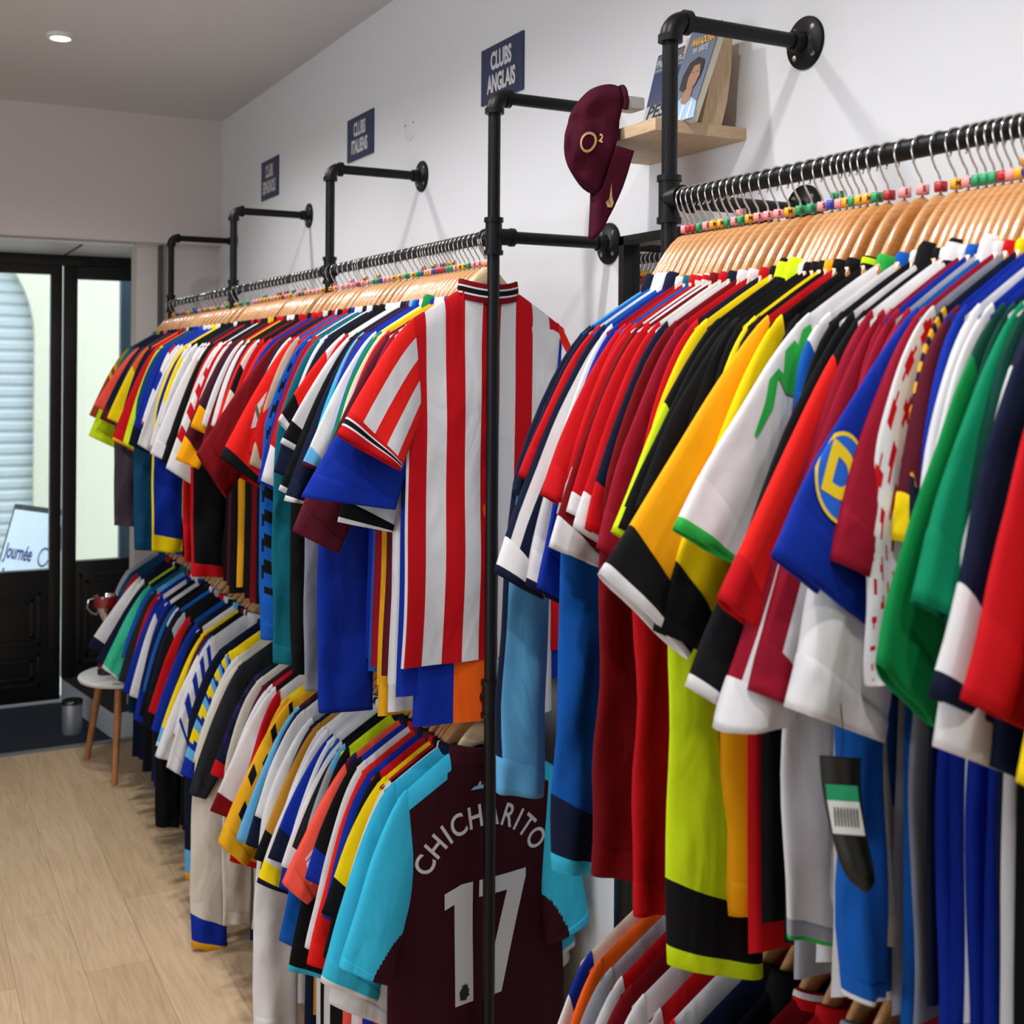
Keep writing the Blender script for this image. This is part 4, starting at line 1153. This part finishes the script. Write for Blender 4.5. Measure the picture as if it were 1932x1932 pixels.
M_CG = mat('cover_grey', (92, 96, 104), rough=.3); M_WT = mat('cover_white', (205, 205, 208), rough=.4)
mapped('cover_sheet', rect2d(w_-.006, .182, 1, 1, 0, .095), face(gc, -.0006), M_CG, gc)
mapped('cover_sheet', rect2d(w_-.006, .105, 1, 1, 0, .095), face(gc, -.0009), mat('cover_night', (34, 52, 92), rough=.3), gc)
mapped('cover_figure', poly2d([(-.02, .05), (-.03, .07), (-.012, .10), (-.01, .115), (.0, .125), (.018, .12), (.02, .1), (.035, .09), (.03, .05)], 0), face(gc, -.0012), mat('cover_kit', (40, 40, 110), rough=.4), gc)
mapped('cover_figure', disc2d(.012, 16, 1), lambda x, y: (-.0014, -(x+.006), y+.128), mat('cover_skin', (150, 104, 84)), gc)
mapped('lettering', text_mesh('PlayStation.2', .021, .95, .0003, align='LEFT'), lambda x, y: (-.0014, -(x-.062), y+.167), M_WT, gc)
mapped('lettering', text_mesh('PES', .040, 1.1, .0012, align='LEFT', shear=.2), lambda x, y: (-.0016, -(x-.058), y+.056), mat('pes_dark', (30, 32, 38)), gc)
mapped('cover_strip', rect2d(w_-.006, .034, 1, 1, 0, .056), face(gc, -.0013), mat('cover_silver', (176, 180, 186), rough=.3), gc)
mapped('cover_strip', rect2d(w_-.006, .0012, 1, 1, 0, .152), face(gc, -.0015), M_WT, gc)
mapped('lettering', text_mesh('PRO EVOLUTION SOCCER', .011, .95, 0), lambda x, y: (-.0016, -x, y+.033), M_WT, gc)
bk, w_ = lean('book', 'book titled MARADONA MA VÉRITÉ leaning against the wooden stand on the shelf', 'book', 1.955, 1.860, -.150, -.075, .205, .02, None)
MB().box((.002, -w_/2, 0), (.016, w_/2, .205)).build('pages', mat('paper', (215, 208, 192), rough=.8), bk, smooth=False)
MB().box((0, -w_/2-.001, 0), (.002, w_/2+.001, .207)).build('front_cover', mat('cover_blue', (96, 108, 128), rough=.35), bk, smooth=False)
M_H = mat('print_hair', (26, 20, 18)); M_SK = mat('print_skin', (150, 110, 84)); M_SS = mat('print_sky', (150, 186, 214))
facs = lambda r, dx: (lambda x, y: (dx, -x*.80-.010, y*.86))
mapped('portrait_shirt', poly2d([(-.055, 0), (-.05, .045), (-.02, .062), (.02, .056), (.05, .04), (.058, 0)], 0), facs(bk, -.0008), M_SS, bk)
for k in (-.03, .0, .03): mapped('portrait_stripe', rect2d(.011, .042, 1, 1, k, .022), facs(bk, -.0012), M_WT, bk)
mapped('portrait_neck', poly2d([(-.02, .05), (-.016, .09), (.016, .09), (.018, .05), (0, .04)], 0), facs(bk, -.0016), M_SK, bk)
mapped('portrait_hair', poly2d([(-.042, .085), (-.044, .12), (-.03, .150), (0, .160), (.028, .148), (.034, .125), (.03, .1), (.0, .09), (-.02, .075)], 0), facs(bk, -.0020), M_H, bk)
mapped('portrait_face', poly2d([(-.012, .085), (-.016, .11), (-.006, .138), (.018, .138), (.026, .118), (.031, .106), (.026, .102), (.024, .088), (.012, .078)], 0), facs(bk, -.0024), M_SK, bk)
for q in ((.016, .120), (-.002, .120)): mapped('portrait_eye', rect2d(.006, .002, 1, 1, *q), facs(bk, -.0028), M_H, bk)
mapped('title_lettering', text_mesh('MARADONA', .0225, .56, .0004), lambda x, y: (-.0016, -x-.006, y+.174), mat('title_amber', (236, 168, 30)), bk)
mapped('title_lettering', text_mesh('MA VÉRITÉ', .0185, .56, 0), lambda x, y: (-.0016, -x-.006, y+.155), M_WT, bk)
st = MB(); prof = [(-.104, 0), (-.056, 0), (-.042, .05), (-.034, .11), (-.030, .190), (-.040, .196), (-.060, .194), (-.080, .10)]
n = len(prof)
st.add([(x, 1.888, z) for x, z in prof]+[(x, 2.0, z) for x, z in prof], [tuple(range(n))[::-1], tuple(range(n, 2*n))]+[(i, (i+1) % n, n+(i+1) % n, n+i) for i in range(n)])
o = st.build('wooden_stand', M_BOARD, bevel=.002, loc=(0, 0, ZSF)); tag(o, 'pale curved wooden stand on the shelf behind the book', 'stand')

# cap hanging over the shelf corner
cpx = Vector((-.262, 2.045, 2.268))
vd = Vector((1.497+cpx.x, cpx.y, 0)).normalized()
LFT = Vector((-vd.y, vd.x, 0)); SD = -vd; DN = Vector((0, 0, -1))
cap = empty('baseball_cap', cpx, 'maroon baseball cap with gold O2 embroidery hanging from the shelf corner', 'cap')
M_CAP = mat('cap_cloth', (66, 14, 32), rough=.9, bump=.4, bscale=700, spec=.1); M_GOLD = mat('gold_thread', (196, 160, 104), rough=.6)
M_CAPU = mat('cap_underside', (34, 8, 16), rough=.9)
tl = math.radians(12)
YW = math.radians(24)
UP = (LFT*math.cos(YW)-vd*math.sin(YW)); SD = (-vd*math.cos(YW)-LFT*math.sin(YW))
UP, FW = (UP*math.cos(tl)-DN*math.sin(tl)).normalized(), (DN*math.cos(tl)+UP*math.sin(tl)).normalized()
def cp3(u, f, s): return UP*u+FW*f+SD*s
def crown(ph, th, off=0):
    # ph 0..pi/2 from rim to crown top, th around (0 = front/brim)
    ru = .088+off; rf = .106+off; rs = .050+off
    f = math.cos(th)*math.cos(ph); s = math.sin(th)*math.cos(ph); u = math.sin(ph)
    sq = .010*noise.noise(Vector((f*2.2, s*2.2, u*2.2+3)))
    cre = -.006*max(0, 1-abs(s)*6)*0
    fr = 1+.10*max(0, f)*(1-u)
    return cp3((u**.9)*ru+sq-.042, f*rf*fr+sq, s*rs+sq*1.5+.004*math.sin(th*6)*math.cos(ph))
V = []; Fc = []; n1, n2 = 14, 48
for i in range(n1+1):
    for j in range(n2): V.append(crown(pi/2*i/n1, 2*pi*j/n2))
for i in range(n1):
    for j in range(n2): Fc.append((i*n2+j, i*n2+(j+1) % n2, (i+1)*n2+(j+1) % n2, (i+1)*n2+j))
o = pyobj('crown', V, Fc, [M_CAP], cap); md = o.modifiers.new('th', 'SOLIDIFY'); md.thickness = .002
# brim
V = []; Fc = []; nb = 20; nr = 8
for k in range(nr+1):
    t = k/nr
    for j in range(nb+1):
        th = math.radians(-78+156*j/nb); q = math.cos(th*90/78)
        base = crown(0, th); L_ = .088*t*(q**.55 if q > 0 else 0)
        arch = -.028*math.sin(th)**2*1.0
        V.append(base+FW*L_+UP*(arch*t-.012*t))
for k in range(nr):
    for j in range(nb): b = k*(nb+1)+j; Fc.append((b, b+1, b+nb+2, b+nb+1))
o = pyobj('brim', V, Fc, [M_CAP, M_CAPU], cap); md = o.modifiers.new('th', 'SOLIDIFY'); md.thickness = .004; md.material_offset = 0
def capmap(th0, ph0, sc=1, off=.0035, rot=0):
    def fn(x, y):
        X = x*math.cos(rot)-y*math.sin(rot); Y = x*math.sin(rot)+y*math.cos(rot)
        return crown(ph0+(-X)/.10, th0+(Y)/.085, off)
    return fn
mapped('embroidered_letter', disc2d(.0185, 32, 2, .0135), capmap(math.radians(70), .62), M_GOLD, cap)
mapped('embroidered_letter', text_mesh('2', .019, 1, .0008), lambda x, y: capmap(math.radians(70), .62)(x+.026, y+.012), M_GOLD, cap)
sw_ = [(-.004, .026), (-.002, .0), (.004, -.010), (-.008, -.008), (-.002, -.016), (.007, -.014), (.009, -.006), (.003, .004)]
bb = crown(0, math.radians(45))
mapped('embroidered_tick', poly2d(sw_, 0), lambda x, y: crown(0, math.radians(38))+FW*(.035-y*1.15)+UP*(-.016-x)+SD*.008, M_GOLD, cap)
V = []
strap = MB().tube([crown(.05, math.radians(a))+UP*-.012 for a in range(120, 241, 10)], .006, 8).build('back_strap', M_CAP, cap)
o = MB().box((-.02, -.03, -.012), (.035, .02, .012)).build('paper_label', M_WT, cap, bevel=.003, loc=tuple(cp3(-.062, -.078, -.01)))

# mirror between the racks
mr = empty('wall_mirror', (0, 2.045, 0), 'tall black-framed mirror on the wall between the two racks', 'mirror')
z0, z1, y0, y1 = .45, 2.098, 1.80, 2.29
fm = MB()
for (a, b, c, d) in ((y0, y1, z1-.022, z1), (y0, y1, z0, z0+.022), (y0, y0+.022, z0, z1), (y1-.022, y1, z0, z1)): fm.box((-.034, a-2.045, c), (-.002, b-2.045, d))
fm.build('mirror_frame', M_BLACK, mr, bevel=.0015)
MB().box((-.012, y0+.02-2.045, z0+.02), (-.006, y1-.02-2.045, z1-.02)).build('mirror_glass', mat('mirror_silver', (225, 228, 230), rough=.01, metal=1), mr, smooth=False)

# ---------------------------------------------------------------- stool, trophy, tin by the window
sx, sy = -.515, 5.60
sl = empty('stool', (sx, sy, 0), 'round white stool with wooden legs at the window end of the rack', 'stool')
MB().lathe([(.0005, .425), (.195, .425), (.205, .420), (.206, .414), (.200, .404), (.18, .400), (.0005, .400)], 48).build('seat', M_WHITE, sl)
for a in (126, 249, 320, 55):
    a = math.radians(a)
    MB().tube([(.15*math.cos(a), .15*math.sin(a), .402), (.235*math.cos(a), .235*math.sin(a), 0)], [.018, .013], 14).build('leg', M_LEG, sl)
tr = empty('trophy', (-.60, 5.62, .4255), 'small red and silver trophy with black base on the white stool', 'trophy')
MB().lathe([(.0005, 0), (.036, 0), (.036, .02), (.032, .024), (.032, .045), (.028, .05), (.0005, .05)], 24).build('base', M_BLACK, tr)
MB().lathe([(.0325, .026), (.0335, .028), (.0335, .042), (.0325, .044)], 24).build('red_band', mat('trophy_red', (120, 14, 20), rough=.2, coat=1), tr)
MB().lathe([(.010, .05), (.007, .08), (.008, .2), (.012, .23), (.035, .26), (.05, .30), (.052, .345), (.05, .35), (.046, .345), (.044, .30), (.0005, .27)], 24).build('cup', mat('trophy_silver', (205, 205, 210), rough=.12, metal=1), tr)
MB().lathe([(.0532, .30), (.0545, .305), (.0545, .345), (.0532, .35)], 24).build('cup_band', MATS['trophy_red'], tr)
for s in (-1, 1): MB().tube([(s*.05, 0, .34), (s*.075, 0, .335), (s*.08, 0, .30), (s*.06, 0, .275), (s*.04, 0, .268)], .004, 8).build('handle', MATS['trophy_silver'], tr)
tn = empty('metal_tin', (-.66, 6.22, .006), 'small round grey metal tin on the doormat beside the plinth', 'tin')
MB().lathe([(.0005, 0), (.045, 0), (.047, .01), (.047, .15), (.044, .155), (.0005, .155)], 28).build('can', M_METAL, tn)
MB().lathe([(.049, .145), (.050, .155), (.046, .162), (.0005, .162)], 28).build('lid', mat('tin_lid', (90, 92, 94), rough=.3, metal=1), tn)
